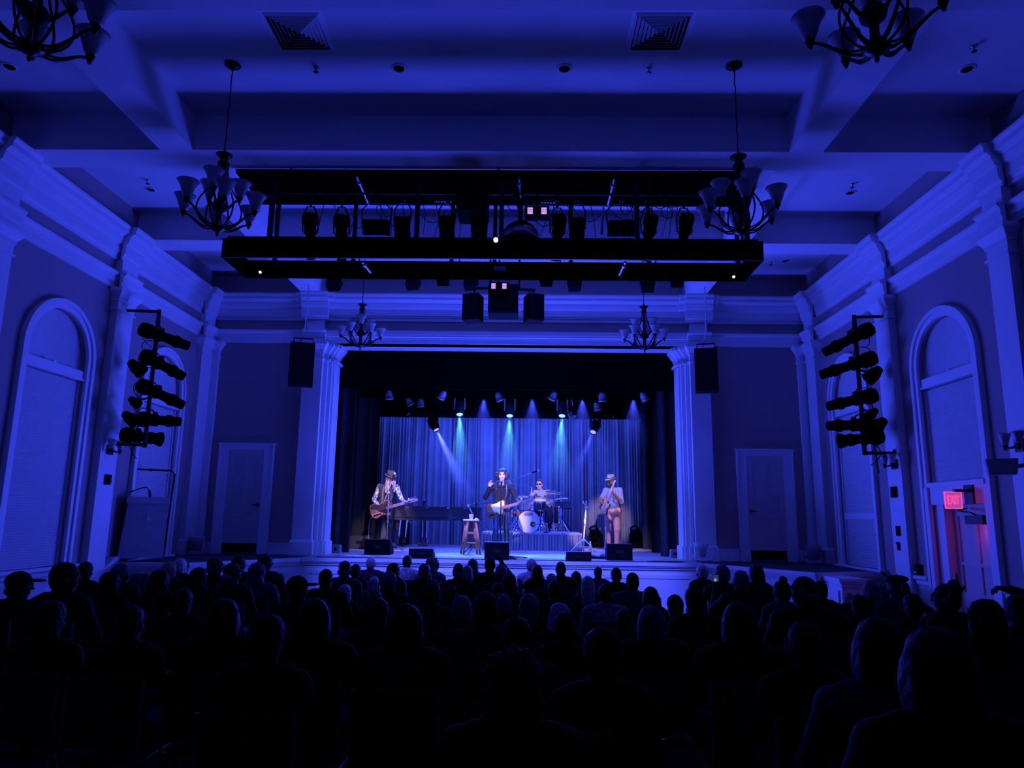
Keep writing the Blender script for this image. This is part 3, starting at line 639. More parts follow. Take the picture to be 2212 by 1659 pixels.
for px, py, kind, lab in ((665, 487, 'e', 'profile spotlight in the hanging frame below a coiled cable near its left end'), (733, 492, 'e', 'second spotlight from the left in the hanging frame, against a post'),
                          (868, 490, 'f', 'black box light with a pale stripe, left of the middle of the hanging frame'), (965, 488, 'f', 'tall black box light beside the ladder rungs in the hanging frame'),
                          (1035, 497, 'f', 'box light with pale stripe under the dark panel at the middle of the frame'), (1204, 490, 'e', 'rounded spotlight right of the round lamp in the hanging frame'),
                          (1247, 492, 'f', 'box light with pale stripe right of the middle of the hanging frame'), (1402, 490, 'e', 'spotlight against the double post in the hanging frame'),
                          (1480, 488, 'e', 'spotlight in a square yoke at the right end of the hanging frame')):
    p = at(px, py, Y=8.8); top = (p.x, 8.85, 6.05)
    if kind == 'e': ellipsoidal(lab, (p.x+.03, p.y-.05, p.z+.16), (p.x-.02, p.y+.28, p.z-.36), G, top, r=.085)
    else:
        t = box_light(lab, (p.x, p.y, p.z-.02), (0, .5, -1), G, (.2, .3, .16), top, 'wash_light')
        b = B(); b.box(-.06, -.10, .03, .06, -.085, .045); b.obj('pale_stripe', mat('pale_stripe', (.5, .5, .55), .5), t)
for px, py, lab, n in ((812, 492, 'wide low black light bar in the left half of the hanging frame', 0), (1343, 494, 'wide black light bar with white cells below, right half of the hanging frame', 5)):
    p = at(px, py, Y=8.85); box_light(lab, (p.x, p.y, p.z), (0, .25, -1), G, (.36, .2, .16), (p.x, 8.85, 6.05), 'light_bar', n)
p = at(1124, 497, Y=8.85); t = thing('round_stage_lamp', 'broad round lamp with pale rim hanging at the middle of the frame', 'stage light', p, group=G)
b = B(); b.lathe([(.06, .12), (.1, .1), (.19, .03), (.24, -.06), (.24, -.14), (.22, -.14)], n=20); b.obj('dish', BLACKP, t, True)
b = B(); b.lathe([(.235, -.02), (.25, -.05), (.25, -.12), (.235, -.14)], n=20); b.obj('pale_rim', STEEL, t, True)
b = B(); b.cyl((0, 0, .1), (0, 0, 6.05-p.z), .03, n=10); b.cyl((0, 0, .3), (-.06, 0, .5), .04); b.obj('hanger', BLACKM, t)
p = at(1022, 445, Y=8.7); t = thing('black_control_box', 'black rounded box under the top panel at the middle of the hanging frame', 'box', (p.x, p.y, 5.9)); b = B(); b.box(-.2, -.25, -.18, .2, .25, .23); b.obj('casing', BLACKP, t, bev=.04)
p = at(1160, 459, Y=8.75)
PINK = mat('pink_window_glow', (.5, .3, .6), .5, emit=(.62, .33, .95), estr=1.1)
def window_box(lab, p, hang):
    t = thing('effect_projector', lab, 'stage light', p); b = B(); b.box(-.16, -.05, -.06, .16, .14, .07); b.cyl((0, .04, .07), (0, .04, hang), .012); b.obj('casing', BLACKP, t)
    for s in (-1, 1):
        b = B(); b.box(s*.09-.035, -.056, -.045, s*.09+.035, -.05, .045); b.obj('lit_window', PINK, t)
        b = B(); 
        for k in (-.015, .015): b.box(s*.09-.036, -.058, k-.003, s*.09+.036, -.0565, k+.003)
        b.obj('window_bar', BLACKP, t)
window_box('black box with two pink glowing windows inside the hanging frame', p, 6.13-p.z)
# small things below the frame
p = at(1080, 582, Y=9.19); t = thing('white_sensor_box', 'white rounded sensor box under the rear edge of the hanging frame', 'sensor', p)
b = B(); b.box(-.085, -.05, -.035, .085, -.0, .035); b.obj('case', WHITEP, t, bev=.015); b = B(); b.cyl((0, -.02, -.035), (0, -.02, -.06), .012); b.obj('eye', BLACKP, t)
LED = mat('tiny_white_led', (.8, .7, .8), .4, emit=(1, .8, 1), estr=3.0)
for px, py, Y, lab, rr in ((1071, 518, 8.41, 'small bright ring light on the front edge of the hanging frame', .028), (562, 588, 9.2, 'tiny white indicator light at the left rear of the hanging frame', .016), (1585, 598, 9.2, 'tiny white indicator light at the right rear of the hanging frame', .016)):
    p = at(px, py, Y=Y); t = thing('indicator_light', lab, 'light', p); b = B(); b.lathe([(rr*.4, -.01), (rr, -.01), (rr, .02), (rr*.4, .02)], d=(0, 1, 0), n=14); b.obj('lit_ring', LED, t, True)
    b = B(); b.lathe([(rr*.42, -.004), (.001, -.004)], d=(0, 1, 0), n=10); b.cyl((0, .01, 0), (0, .03, 0), rr*.8); b.obj('socket', BLACKP, t)
# front-of-house pipe with floods, seen below the frame
pipe = thing('hanging_pipe', 'thin black pipe carrying small floods behind the hanging frame', 'pipe', (XM, 12.1, 6.25)); b = B(); b.cyl((-3.2, 12.1, 6.25), (2.5, 12.1, 6.25), .024, n=8)
for x in (-3, -1.2, .6, 2.3): b.cyl((x, 12.1, 6.25), (x, 12.1, ZC), .012, n=6)
b.obj('tube', BLACKM, pipe, world=True)
G2 = 'small floods below the hanging frame'
for px, py, kind, lab in ((722, 615, 'b', 'black boxy flood just left of the far left chandelier cord'), (892, 613, 'b', 'small black flood light above the cornice, left of the speaker cluster'),
                          (957, 609, 's', 'flat black flood almost hidden by the frame, left of the speaker cluster'), (1017, 614, 'b', 'black flood directly above the left speaker of the cluster'),
                          (1180, 611, 's', 'slim lamp with white glints right above the right cluster speaker'), (1241, 616, 'b', 'black flood between the speaker cluster and the far right chandelier'),
                          (1399, 618, 'b', 'tilted black flood above the far right chandelier'), (1463, 613, 's', 'slim lamp with white glints above the right capital')):
    p = at(px, py, Y=12.1)
    if kind == 'b': box_light(lab, p, (0.2, 1, -.7), G2, (.24, .15, .2), (p.x, 12.1, 6.25))
    else: t = box_light(lab, p, (0, .3, -1), G2, (.22, .14, .08), (p.x, 12.1, 6.25), 'flood_light', 4 if px > 1100 else 0)

# ---------------------------------------------------------------- loudspeakers hung from the ceiling
def hung_speaker(label, c, size, cable_top, rz=0, tilt=0, group=None, bracket=True):
    t = thing('hanging_loudspeaker', label, 'loudspeaker', c, rz, group); a, d, h = size
    b = B(); b.frus(-a/2, -d/2, -h/2, a/2, d/2, -a/2, -d/2, h/2, a/2, d/2); b.obj('cabinet', BLACKP, t, bev=.012)
    b = B(); b.box(-a/2+.015, -d/2-.012, -h/2+.015, a/2-.015, -d/2-.001, h/2-.015); b.obj('front_grille', GRILLE, t)
    if bracket:
        b = B(); b.tube([(-a/2+.05, 0, h/2-.02), (-a/2+.05, 0, h/2+.11), (a/2-.04, 0, h/2+.11), (a/2-.04, 0, h/2-.02)], .014, 6); b.obj('hanging_bracket', BLACKM, t)
        b = B(); b.tube([(0, 0, h/2+.10), (-.03, 0, h/2+.17), (0.01, 0, h/2+.25), (.03, .02, h/2+.6), (.03, .02, cable_top-c[2])], .012, 5); b.obj('white_cable', WHITEP, t, True)
        b = B(); b.tube([(.0, .02, h/2+.26), (-.03, 0, h/2+.12), (-.05, 0, h/2+.02), (-.02, .02, h/2)], .008, 5); b.obj('black_cable', RUBBER, t, True)
    else:
        b = B(); b.cyl((0, .05, h/2-.01), (0, .05, cable_top-c[2]), .015); b.obj('hanging_bracket', BLACKM, t)
        b = B(); b.tube([(-.1, .02, h/2-.01), (-.07, .02, h/2+.05), (.07, .02, h/2+.05), (.1, .02, h/2-.01)], .012, 6); b.obj('carry_handle', GREYP, t)
    return t
hung_speaker('black loudspeaker hung on a white cable before the left arch pilaster', (-4.19, 12.95, 4.64), (.44, .34, .80), 6.22, .31)
hung_speaker('black loudspeaker hung on a white cable before the right arch pilaster', (3.345, 12.95, 4.60), (.41, .34, .80), 6.22, -.25)
cl = thing('speaker_bar', 'black pipe bar carrying the three speakers hung at the middle of the hall', 'pipe', (-.37, 11.65, 5.73)); b = B(); b.cyl((-.92, 11.65, 5.735), (.15, 11.65, 5.705), .03, n=10)
for x in (-.62, -.12): b.cyl((x, 11.65, 5.73), (x, 11.65, ZC), .018, n=8)
b.obj('tube', BLACKM, cl, world=True)
hung_speaker('square black subwoofer at the middle of the hanging speaker cluster', (-.385, 11.6, 5.475), (.50, .45, .5), 5.75, bracket=False)
hung_speaker('left loudspeaker of the hanging middle cluster, turned to the left', (-.90, 11.6, 5.36), (.29, .28, .46), 5.75, -.28, bracket=False)
hung_speaker('right loudspeaker of the hanging middle cluster, turned to the right', (.13, 11.6, 5.36), (.29, .28, .46), 5.71, .28, bracket=False)
window_box('small box with two pink lit windows above the hanging subwoofer', at(1078, 620, Y=11.3), 6.68-at(1078, 620, Y=11.3).z)

# ================================================================ SIDE BOOMS
def boom(side, x, sg, wallx, items, extras):
    t = thing('light_boom', 'vertical black pipe on wall brackets carrying spotlights on the %s pilaster' % side, 'pipe', (x, 10.6, 2.87))
    b = B(); b.cyl((x, 10.6, 2.86), (x, 10.6, 5.0), .032, n=10); b.obj('upright_pipe', BLACKM, t, True, world=True)
    for z in (4.97, 2.89):
        b = B(); b.tube([(x, 10.6, z), (wallx, 10.55, z)], .024, 8); b.cyl((wallx, 10.55, z), (wallx-sg*.015, 10.55, z), .06); b.obj('wall_bracket', BLACKM, t, world=True)
    G = 'spotlights on the %s boom' % side
    words = ('top', 'second', 'third', 'fourth', 'bottom')
    for k, (ra, fa) in enumerate(items):
        p0 = at(*ra, Y=10.42); p1 = at(*fa, Y=10.92); m = p0.lerp(p1, .42)
        ellipsoidal('%s spotlight on the %s boom, %s' % (words[k], side, ('tilted down towards the stage', 'tilted down, longest of the stack', 'tilted slightly down', 'nearly level above the flared one', 'with a wide flared front, just above the sconce')[k]), p0, p1, G, (x, 10.6, m.z+(.2 if k < 4 else -.14)), k == 4, r=.1)
    for k, (px, py, r, lab) in enumerate(extras):
        p = at(px, py, Y=10.55); par_can(lab, p, (sg*.4, .7, -.5), G, r, r*2.6, (x, 10.6, p.z+.08))
    r = random.Random(side); b = B()
    for k in range(9):
        z = 4.7-k*.21; s = -sg
        b.tube(bez((x, 10.6, z), (x+s*r.uniform(.1, .3), 10.5, z+.05), (x+s*r.uniform(.1, .3), 10.5, z-.2), (x+s*r.uniform(0, .1), 10.55, z-r.uniform(.2, .35)), 8), .007, 4)
    b.tube([(x-sg*.1, 10.6, 3.4), (x-sg*.16, 10.6, 2.9), (x-sg*.2, 10.62, 2.6)], .008, 4)
    stuff(b.obj('cables', RUBBER, t, True, world=True))
boom('left', -5.72, 1, -6.2, [((300, 708), (408, 748)), ((304, 764), (397, 814)), ((296, 828), (396, 876)), ((296, 905), (388, 911)), ((262, 938), (347, 949))],
     [(294, 793, .10, 'short can at the back of the left boom beside the second spotlight'), (290, 868, .07, 'small can with a white glint on the left boom'), (280, 903, .09, 'short can behind the fourth spotlight of the left boom')])
boom('right', 5.02, -1, 5.43, [((1887, 706), (1780, 762)), ((1895, 770), (1773, 810)), ((1896, 852), (1788, 878)), ((1884, 917), (1789, 920)), ((1908, 942), (1814, 953))],
     [(1888, 808, .10, 'short can at the back of the right boom beside the second spotlight'), (1884, 893, .07, 'small can with a white glint on the right boom'), (1898, 918, .10, 'short can behind the fourth spotlight of the right boom')])

# ================================================================ WALL FITTINGS
def sconce(label, p, sg):
    t = thing('wall_sconce', label, 'wall lamp', p, group='two-shade wall sconces')
    b = B(); b.box(0, -.07, -.07, sg*.03, .07, .07); b.obj('back_plate', BRONZE, t, bev=.006)
    b = B(); b.tube([(sg*.02, 0, 0), (sg*.1, 0, -.02), (sg*.1, .11, -.03), (sg*.1, -.11, -.03)], .009, 6)
    b.obj('bar', BRONZE, t)
    for y in (-.11, .11):
        b = B(); b.lathe([(.012, -.05), (.025, -.02), (.03, .02)], (sg*.1, y, 0), n=12); o = b.obj('cup', BRONZE, t, True)
        b = B(); b.lathe([(.03, .01), (.04, .05), (.055, .10), (.07, .14), (.062, .14), (.045, .09), (.02, .02)], (sg*.1, y, 0), n=16); b.obj('glass_shade', FROST, o, True)
sconce('two-shade sconce on the left wall pilaster, under the boom', at(236, 972, X=-6.2), 1)
sconce('two-shade sconce on the right wall pilaster, under the boom', at(1934, 1003, X=5.43), -1)
sconce('two-shade sconce at the far right edge above the grey wall speaker', at(2206, 962, X=5.43), -1)
def wall_box(name, label, cat, p, sg, wy, h, d=.05, m=None, knob=True):
    t = thing(name, label, cat, p); b = B(); b.box(0, -wy/2, -h/2, sg*d, wy/2, h/2); b.obj('case', m or BLACKP, t, bev=.008)
    if knob: b = B(); b.sph((sg*(d+.012), .02, -h*.25), .022); b.obj('white_lens', WHITEP, t, True)
wall_box('motion_sensor', 'dark motion sensor with a white lens on the left pilaster', 'sensor', at(230, 1036, X=-6.2), 1, .10, .15)
wall_box('motion_sensor', 'dark motion sensor with a white lens on the right pilaster', 'sensor', at(1934, 1063, X=5.43), -1, .10, .16)
wall_box('alarm_box', 'small dark box with a white lens low between right pilaster and exit door', 'alarm', at(1989, 1231, X=5.54), -1, .11, .15)
wall_box('switch_plate', 'plain dark square switch plate on the right pilaster', 'switch', at(1941, 1147, X=5.43), -1, .12, .145, .012, knob=False)
wall_box('thermostat', 'narrow dark thermostat below the switch plate on the right pilaster', 'thermostat', at(1943, 1180, X=5.43), -1, .04, .12, .03, knob=False)
wall_box('call_button', 'tiny dark button beside the thermostat on the right pilaster', 'button', at(1938.5, 1173, X=5.43), -1, .03, .03, .02, knob=False)
for x, sg, yy, lab in ((-6.2, 1, 10.78, 'thin pipes running down beside the left pilaster below the boom'), (5.43, -1, 10.83, 'two thin pipes running down beside the right pilaster below the boom')):
    t = thing('conduit', lab, 'conduit', (x, yy, 1.2)); b = B()
    for k in (0, .05): b.cyl((x+sg*-.08, yy+k, ZS if sg > 0 else .15), (x-sg*.08, yy+k, 3.05), .013, n=8)
    b.obj('pipe', mat('painted_conduit', (.12, .11, .13), .6), t, True, world=True)
p = at(2163, 1009, X=5.2); t = thing('wall_loudspeaker', 'grey wedge-shaped loudspeaker on a wall arm above the exit door', 'loudspeaker', p, -.5)
b = B(); b.frus(-.13, -.12, -.085, .13, .10, -.15, -.14, .085, .15, .12); b.obj('cabinet', mat('grey_speaker_case', (.5, .48, .5), .7), t, bev=.01)
b = B(); b.box(-.12, -.145, -.07, .12, -.135, .07); b.obj('front_grille', mat('grey_speaker_grille', (.5, .48, .5), .8, noise=.1, nscale=300), t)
b = B(); b.tube([(.1, .05, 0), (.2, .1, .02), (.36, .1, .02)], .022, 8); b.obj('wall_arm', GREYP, t)

def text_mesh(name, s, size, m, parent, M, ext=.002, offset=0.0):
    cu = bpy.data.curves.new(name+'_c', 'FONT'); cu.body = s; cu.size = size; cu.extrude = ext; cu.align_x = 'CENTER'; cu.align_y = 'CENTER'; cu.offset = offset; cu.resolution_u = 3
    o = bpy.data.objects.new(name+'_t', cu); COL.objects.link(o); dg = bpy.context.evaluated_depsgraph_get(); dg.update()
    me = bpy.data.meshes.new_from_object(o.evaluated_get(dg)); bpy.data.objects.remove(o); bpy.data.curves.remove(cu)
    me.transform(M); me.name = name; me.materials.clear(); me.materials.append(m)
    r = bpy.data.objects.new(name, me); COL.objects.link(r); r.parent = parent; return r
# EXIT sign
eY = 9.42*5.40/at(2077, 1082, Y=9.42).x; ex0 = at(2041, 1079, Y=eY); ex1 = at(2077, 1082, Y=eY); c = (ex0+ex1)/2; wd = ex1.x-ex0.x
t = thing('exit_sign', 'glowing red EXIT sign on a bracket above the right side door', 'exit sign', c)
b = B(); h = .20; b.box(-wd/2, -.004, -h/2, wd/2, .004, h/2); b.obj('glass_panel', mat('exit_panel', (.5, .35, .5), .3, emit=(.55, .10, .50), estr=.55), t)
RED = mat('exit_red', (.9, .05, .12), .4, emit=(1.0, .03, .13), estr=2.2)
b = B()
for a in (-1, 1): b.box(a*wd/2-.004, -.008, -h/2, a*wd/2+.004, .008, h/2); b.box(-wd/2, -.008, a*h/2-.004, wd/2, .008, a*h/2+.004)
b.obj('glowing_edge', RED, t)
text_mesh('lettering', 'EXIT', .125, RED, t, Matrix.Translation((0, -.008, -.002)) @ Matrix.Rotation(PI/2, 4, 'X') @ Matrix.Diagonal((wd*.8/.27, 1.25, 1, 1)))
b = B(); b.box(wd*.1, -.03, h/2, XR-c.x-.0, .03, h/2+.035); b.box(XR-c.x-.05, -.09, -.05, XR-c.x-.035, .09, .22); b.obj('bracket', BLACKM, t)
lamp('POINT', 'exit_sign_glow', (XR+.05, 8.93, 1.80), (c.x, 9, 1), .7, (1.0, .03, .16), .03)

# ================================================================ LECTERN on the left wing
lt = thing('lectern', 'white boxy lectern with a black tube frame, left of the stage', 'lectern', (-5.75, 11.5, ZS))
LA = math.radians(30); fl = at(264, 1204, Y=11.1); zb, zt = .05, at(300, 1087, Y=11.2).z-ZS
def px_of(p):
    q = np.array(p)-np.array((0, 0, CAMZ)); return 1106+FPX*(q@CR)/(q@_f)
W = .3
while px_of((fl.x+W*math.cos(LA), fl.y+W*math.sin(LA), ZS+.05)) < 352: W += .004
lt.location = (fl.x, fl.y, ZS); lt.rotation_euler = (0, 0, LA); wl = mat('white_lectern_laminate', (.6, .58, .6), .4); bev_ = .006
b = B(); b.frus(-.07, 0, zb, W, .03, 0, 0, zt, W, .03); b.box(-.05, .03, zb, W, .42, zb+.03); b.box(W-.03, .03, zb+.03, W, .42, zt+.06); b.obj('body', wl, lt)
b = B(); b.frus(-.085, .05, zb, -.07, .40, -.015, .05, zt, .0, .40); b.frus(-.19, .36, zb, -.075, .40, -.11, .36, zt+.04, -.005, .40); b.obj('side_panel', mat('dark_lectern_edge', (.12, .11, .13), .5), lt)
b = B(); b.frus(-.02, -.02, zt, W+.02, .46, -.02, .02, zt+.10, W+.02, .47); b.obj('slanted_top', wl, lt)
b = B(); b.lathe([(.02, 0), (.035, -.005), (.035, -.008), (.02, -.012)], (W*.52, 0, zt-.24), (0, 1, 0), n=16); b.box(W*.52-.02, -.006, zt-.2, W*.52+.02, -.001, zt-.14); b.obj('emblem', mat('pale_emblem', (.75, .75, .78), .4), lt)
b = B(); h = .55; b.tube([(-.20, .52, .02), (-.05, .50, zt+h-.06), (.0, .50, zt+h), (W+.02, .50, zt+h), (W+.08, .50, zt+h-.06), (W+.03, .52, .02)], .016, 8); b.rbox((W*.5, .50, zt+h), (.03, .035, .05)); b.obj('tube_frame', BLACKM, lt, True)
b = B(); b.tube([(W*.55, .2, zt+.08), (W*.5, .2, zt+.2), (W*.42, .2, zt+.26), (W*.25, .2, zt+.23), (.0, .2, zt+.17)], .01, 6); b.cyl((W*.55, .2, zt+.05), (W*.5, .2, zt+.2), .02); b.obj('gooseneck_microphone', BLACKM, lt, True)
for x in (.05, W-.05):
    for y in (.05, .38):
        b = B(); b.cyl((x-.015, y, .025), (x+.015, y, .025), .025, n=10); b.box(x-.02, y-.02, .045, x+.02, y+.02, .055); b.obj('caster', RUBBER, lt)

# uplights standing at the foot of the pilasters
def uplight(label, p, dim, rz):
    t = thing('floor_uplight', label, 'stage light', p, rz, group='white uplights along the back wall')
    m = mat('shaded_uplight_case', (.35, .33, .36), .5) if dim else mat('white_uplight_case', (.62, .6, .64), .4)  # corner pair darker: their dimness is put into the case colour
    b = B(); b.box(-.13, -.1, 0, .13, .1, .03); b.obj('base', m, t, bev=.006)
    b = B(); b.tube([(-.15, 0, .03), (-.165, 0, .2), (-.165, 0, .24)], .012, 6); b.tube([(.15, 0, .03), (.165, 0, .2), (.165, 0, .24)], .012, 6); b.box(-.165, -.015, .02, .165, .015, .035); b.obj('yoke', m, t)
    b = B(); b.lathe([(.08, .07), (.10, .075), (.115, .20), (.14, .24), (.14, .31), (.13, .325), (.12, .31)], n=18); b.obj('head', m, t, True)
    b = B(); b.lathe([(.125, .315), (.002, .317)], n=18); b.obj('lens', mat('dim_lens', (.08, .08, .1), .1), t)
    b = B(); b.tube(bez((-.11, .0, .1), (-.22, -.12, .12), (-.2, -.16, .0), (0, -.2, .012), 8) + bez((0, -.2, .012), (.14, -.22, .012), (.22, -.16, .05), (.17, -.02, .2), 8)[1:], .010, 5); b.obj('cable', WHITEP if not dim else GREYP, t, True)
uplight('white uplight with looped cable at the foot of the left arch pilaster', at(645, 1197, Z=ZS) + Vector((.0, .1, 0)), 0, .1)
uplight('white uplight with looped cable at the foot of the right arch pilaster', at(1519, 1212, Z=ZS)+Vector((0, .1, 0)), 0, -.1)
uplight('dim uplight standing in the left corner beside the stage door', Vector((-6.02, 13.3, ZS)), 1, .4)
uplight('dim uplight standing in the right corner beside the stage door', Vector((5.22, 13.25, ZS)), 1, -.4)
# ================================================================ FIGURES: one continuous surface grown from blended limbs
A3 = lambda *v: np.array(v, float)
def cap(a, b, ra, rb=None, m=0, k=.03): return ('c', A3(*a), A3(*b), ra, ra if rb is None else rb, m, k)
def ell(c, r, m=0, k=.03, R=None): return ('e', A3(*c), A3(*r), R, m, k)
def rbx(c, h, rd, m=0, k=.02, R=None): return ('b', A3(*c), A3(*h), rd, R, m, k)
def grow(prims, h, noise=None):
    boxes = []
    for p in prims:
        k = p[-1]; pad = k + 2.5*h
        if p[0] == 'c': lo = np.minimum(p[1]-p[3], p[2]-p[4]); hi = np.maximum(p[1]+p[3], p[2]+p[4])
        elif p[0] == 'e': q = p[2].max() if p[3] is not None else p[2]; lo = p[1]-q; hi = p[1]+q
        else: q = np.linalg.norm(p[2])+p[3] if p[4] is not None else p[2]+p[3]; lo = p[1]-q; hi = p[1]+q
        boxes.append((lo-pad, hi+pad))
    LO = np.min([x[0] for x in boxes], 0)-h; HI = np.max([x[1] for x in boxes], 0)+h
    n = np.ceil((HI-LO)/h).astype(int)+1
    D = np.full(n, 1.0, np.float32); ID = np.zeros(n, np.int8)
    for p, (lo, hi) in zip(prims, boxes):
        i0 = np.maximum(((lo-LO)/h).astype(int), 0); i1 = np.minimum(np.ceil((hi-LO)/h).astype(int)+1, n)
        X, Y, Z = np.meshgrid(*[LO[q]+h*np.arange(i0[q], i1[q]) for q in range(3)], indexing='ij')
        P = np.stack([X, Y, Z], -1).astype(np.float32)
        k, m = p[-1], p[-2]
        if p[0] == 'c':
            a, b, ra, rb = p[1:5]; ab = b-a; L2 = max(ab@ab, 1e-9)
            t = np.clip(((P-a)@ab)/L2, 0, 1); d = np.linalg.norm(P-a-t[..., None]*ab, axis=-1)-(ra+(rb-ra)*t)
        elif p[0] == 'e':
            q = P-p[1]
            if p[3] is not None: q = q@p[3]
            k0 = np.linalg.norm(q/p[2], axis=-1); k1 = np.linalg.norm(q/p[2]**2, axis=-1); d = k0*(k0-1)/np.maximum(k1, 1e-6)
        else:
            q = P-p[1]
            if p[4] is not None: q = q@p[4]
            q = np.abs(q)-p[2]; d = np.linalg.norm(np.maximum(q, 0), axis=-1)+np.minimum(q.max(-1), 0)-p[3]
        sl = tuple(slice(i0[q], i1[q]) for q in range(3)); a_ = D[sl]
        hh = np.maximum(k-np.abs(a_-d), 0); ID[sl] = np.where(d < a_, m, ID[sl]); D[sl] = np.minimum(a_, d)-hh*hh/(4*k)
    if noise:
        amp, fr = noise; X, Y, Z = np.meshgrid(*[LO[q]+h*np.arange(n[q]) for q in range(3)], indexing='ij')
        D += (amp*(np.sin(fr*X+1.3*np.sin(fr*.7*Z))*np.sin(fr*1.1*Y+2+np.sin(fr*.6*X))*np.sin(fr*.9*Z+1+np.sin(fr*.8*Y)))).astype(np.float32)
    S = D < 0; c = [s-1 for s in n]
    cnt = np.zeros(c, np.int8); acc = np.zeros((*c, 3), np.float32); ne = np.zeros(c, np.float32)
    cs = [(i, j, k) for i in (0, 1) for j in (0, 1) for k in (0, 1)]
    g = lambda A, o: A[o[0]:o[0]+c[0], o[1]:o[1]+c[1], o[2]:o[2]+c[2]]
    for o in cs:
        for ax in range(3):
            if o[ax]: continue
            o2 = list(o); o2[ax] = 1; d0, d1 = g(D, o), g(D, o2); cr = g(S, o) != g(S, o2)
            t = np.where(cr, d0/np.where(cr, d0-d1, 1), 0)
            ne += cr
            for q in range(3): acc[..., q] += np.where(cr, o[q] + (t if q == ax else 0), 0)
    act = ne > 0; idx = np.full(c, -1, np.int32); idx[act] = np.arange(act.sum())
    ijk = np.argwhere(act); V = LO + h*(ijk + acc[act]/ne[act][:, None]); mid = ID[:-1, :-1, :-1][act]
    quads = []
    for ax in range(3):
        sl0 = [slice(0, s) for s in n]; sl1 = [slice(0, s) for s in n]; sl0[ax] = slice(0, n[ax]-1); sl1[ax] = slice(1, n[ax])
        a_, b_ = S[tuple(sl0)], S[tuple(sl1)]; E = np.argwhere(a_ != b_); f = a_[tuple(E.T)]
        u, v = (ax+1) % 3, (ax+2) % 3; ok = (E[:, u] > 0) & (E[:, v] > 0) & (E[:, u] < c[u]) & (E[:, v] < c[v]); E = E[ok]; f = f[ok]
        def cell(du, dv):
            e = E.copy(); e[:, u] += du; e[:, v] += dv; return idx[tuple(e.T)]
        Q = np.stack([cell(-1, -1), cell(0, -1), cell(0, 0), cell(-1, 0)], 1); Q[~f] = Q[~f][:, ::-1]; quads.append(Q)
    return V, np.concatenate(quads), mid
def skin_mesh(name, prims, h, mats, noise=None):
    V, Q, mid = grow(prims, h, noise); me = bpy.data.meshes.new(name)
    me.from_pydata(V.tolist(), [], Q.tolist())
    for m in mats: me.materials.append(m)
    if len(mats) > 1: me.polygons.foreach_set('material_index', np.minimum(mid[Q[:, 0]], len(mats)-1).astype(np.int32))
    me.polygons.foreach_set('use_smooth', np.ones(len(Q), bool)); me.update(); return me
def mesh_obj(name, me, parent=None, loc=(0, 0, 0)):
    o = bpy.data.objects.new(name, me); COL.objects.link(o); o.parent = parent; o.location = loc; return o
def nrm(v): v = A3(*v); return v/max(np.linalg.norm(v), 1e-9)
def frame(f, up):
    up = nrm(up); f = A3(*f); f = nrm(f-up*(f@up)); return np.stack([np.cross(f, up), f, up], 1)     # right, forward, up
def rotz(v, a): return A3(v[0]*math.cos(a)-v[1]*math.sin(a), v[0]*math.sin(a)+v[1]*math.cos(a), v[2])
SKIN, TOP, BOT, SHOE, DARK, LIP, SLV, LITE = range(8)
def hand(w, d, n, thumb, curl=.5, s=1.0, point=False):
    """palm and five fingers; d along the fingers, n out of the palm, thumb = side the thumb is on (unit vector hint)"""
    w = A3(*w); d = nrm(d); n = A3(*n); n = nrm(n-d*(n@d)); t = np.cross(d, n); t = t if t@A3(*thumb) > 0 else -t
    P = [cap(w-d*.01, w+d*.035*s, .023*s, .026*s, SKIN, .02), rbx(w+d*.052*s, (.030*s, .032*s, .006*s), .009*s, SKIN, .012, np.stack([t, d, n], 1))]
    for i, (o, L) in enumerate(((.029, .070), (.010, .080), (-.010, .075), (-.028, .058))):
        a = curl if not (point and i == 0) else .05
        p0 = w+d*.080*s+t*o*s; d1 = nrm(d*math.cos(a)+n*math.sin(a)); d2 = nrm(d*math.cos(a*2.1)+n*math.sin(a*2.1)); d3 = nrm(d*math.cos(a*2.9)+n*math.sin(a*2.9))
        p1 = p0+d1*L*.45*s; p2 = p1+d2*L*.32*s; p3 = p2+d3*L*.25*s
        P += [cap(p0-d*.02, p1, .0105*s, .0095*s, SKIN, .006), cap(p1, p2, .0095*s, .009*s, SKIN, .004), cap(p2, p3, .009*s, .0075*s, SKIN, .004)]
    q0 = w+d*.025*s+t*.026*s; q1 = q0+nrm(t*.8+d*.6+n*.25)*.035*s; q2 = q1+nrm(t*.35+d*.8+n*(.3+.3*curl))*.032*s
    return P+[cap(q0, q1, .014*s, .012*s, SKIN, .01), cap(q1, q2, .0115*s, .009*s, SKIN, .005)]
def head(c, f, up=(0, 0, 1), s=1.0, beard=False, eyes=True):
    R = frame(f, up); c = A3(*c); w = lambda x, y, z: c + R@(A3(x, y, z)*s)
    P = [ell(w(0, -.008, .03), A3(.073, .094, .086)*s, SKIN, .03, R), ell(w(0, .028, -.045), A3(.056, .058, .07)*s, SKIN if not beard else DARK, .035, R),
         ell(w(0, .048, -.098), A3(.026, .024, .02)*s, SKIN if not beard else DARK, .02, R),
         cap(w(0, .088, .012), w(0, .108, -.026), .009*s, .013*s, SKIN, .012), ell(w(0, .08, .032), A3(.05, .016, .012)*s, SKIN, .015, R)]
    for e in (-1, 1):
        P += [ell(w(e*.076, -.012, -.01), A3(.010, .022, .034)*s, SKIN, .008, R), ell(w(e*.045, .058, -.035), A3(.022, .022, .02)*s, SKIN if not beard else DARK, .02, R)]
        if eyes: P += [ell(w(e*.031, .082, .010), A3(.013, .008, .0075)*s, DARK, .003, R), cap(w(e*.016, .092, .031), w(e*.048, .083, .033), .0055*s, .004*s, DARK, .004)]
    P += [ell(w(0, .087, -.060), A3(.020, .008, .007)*s, LIP, .004, R)]
    return P
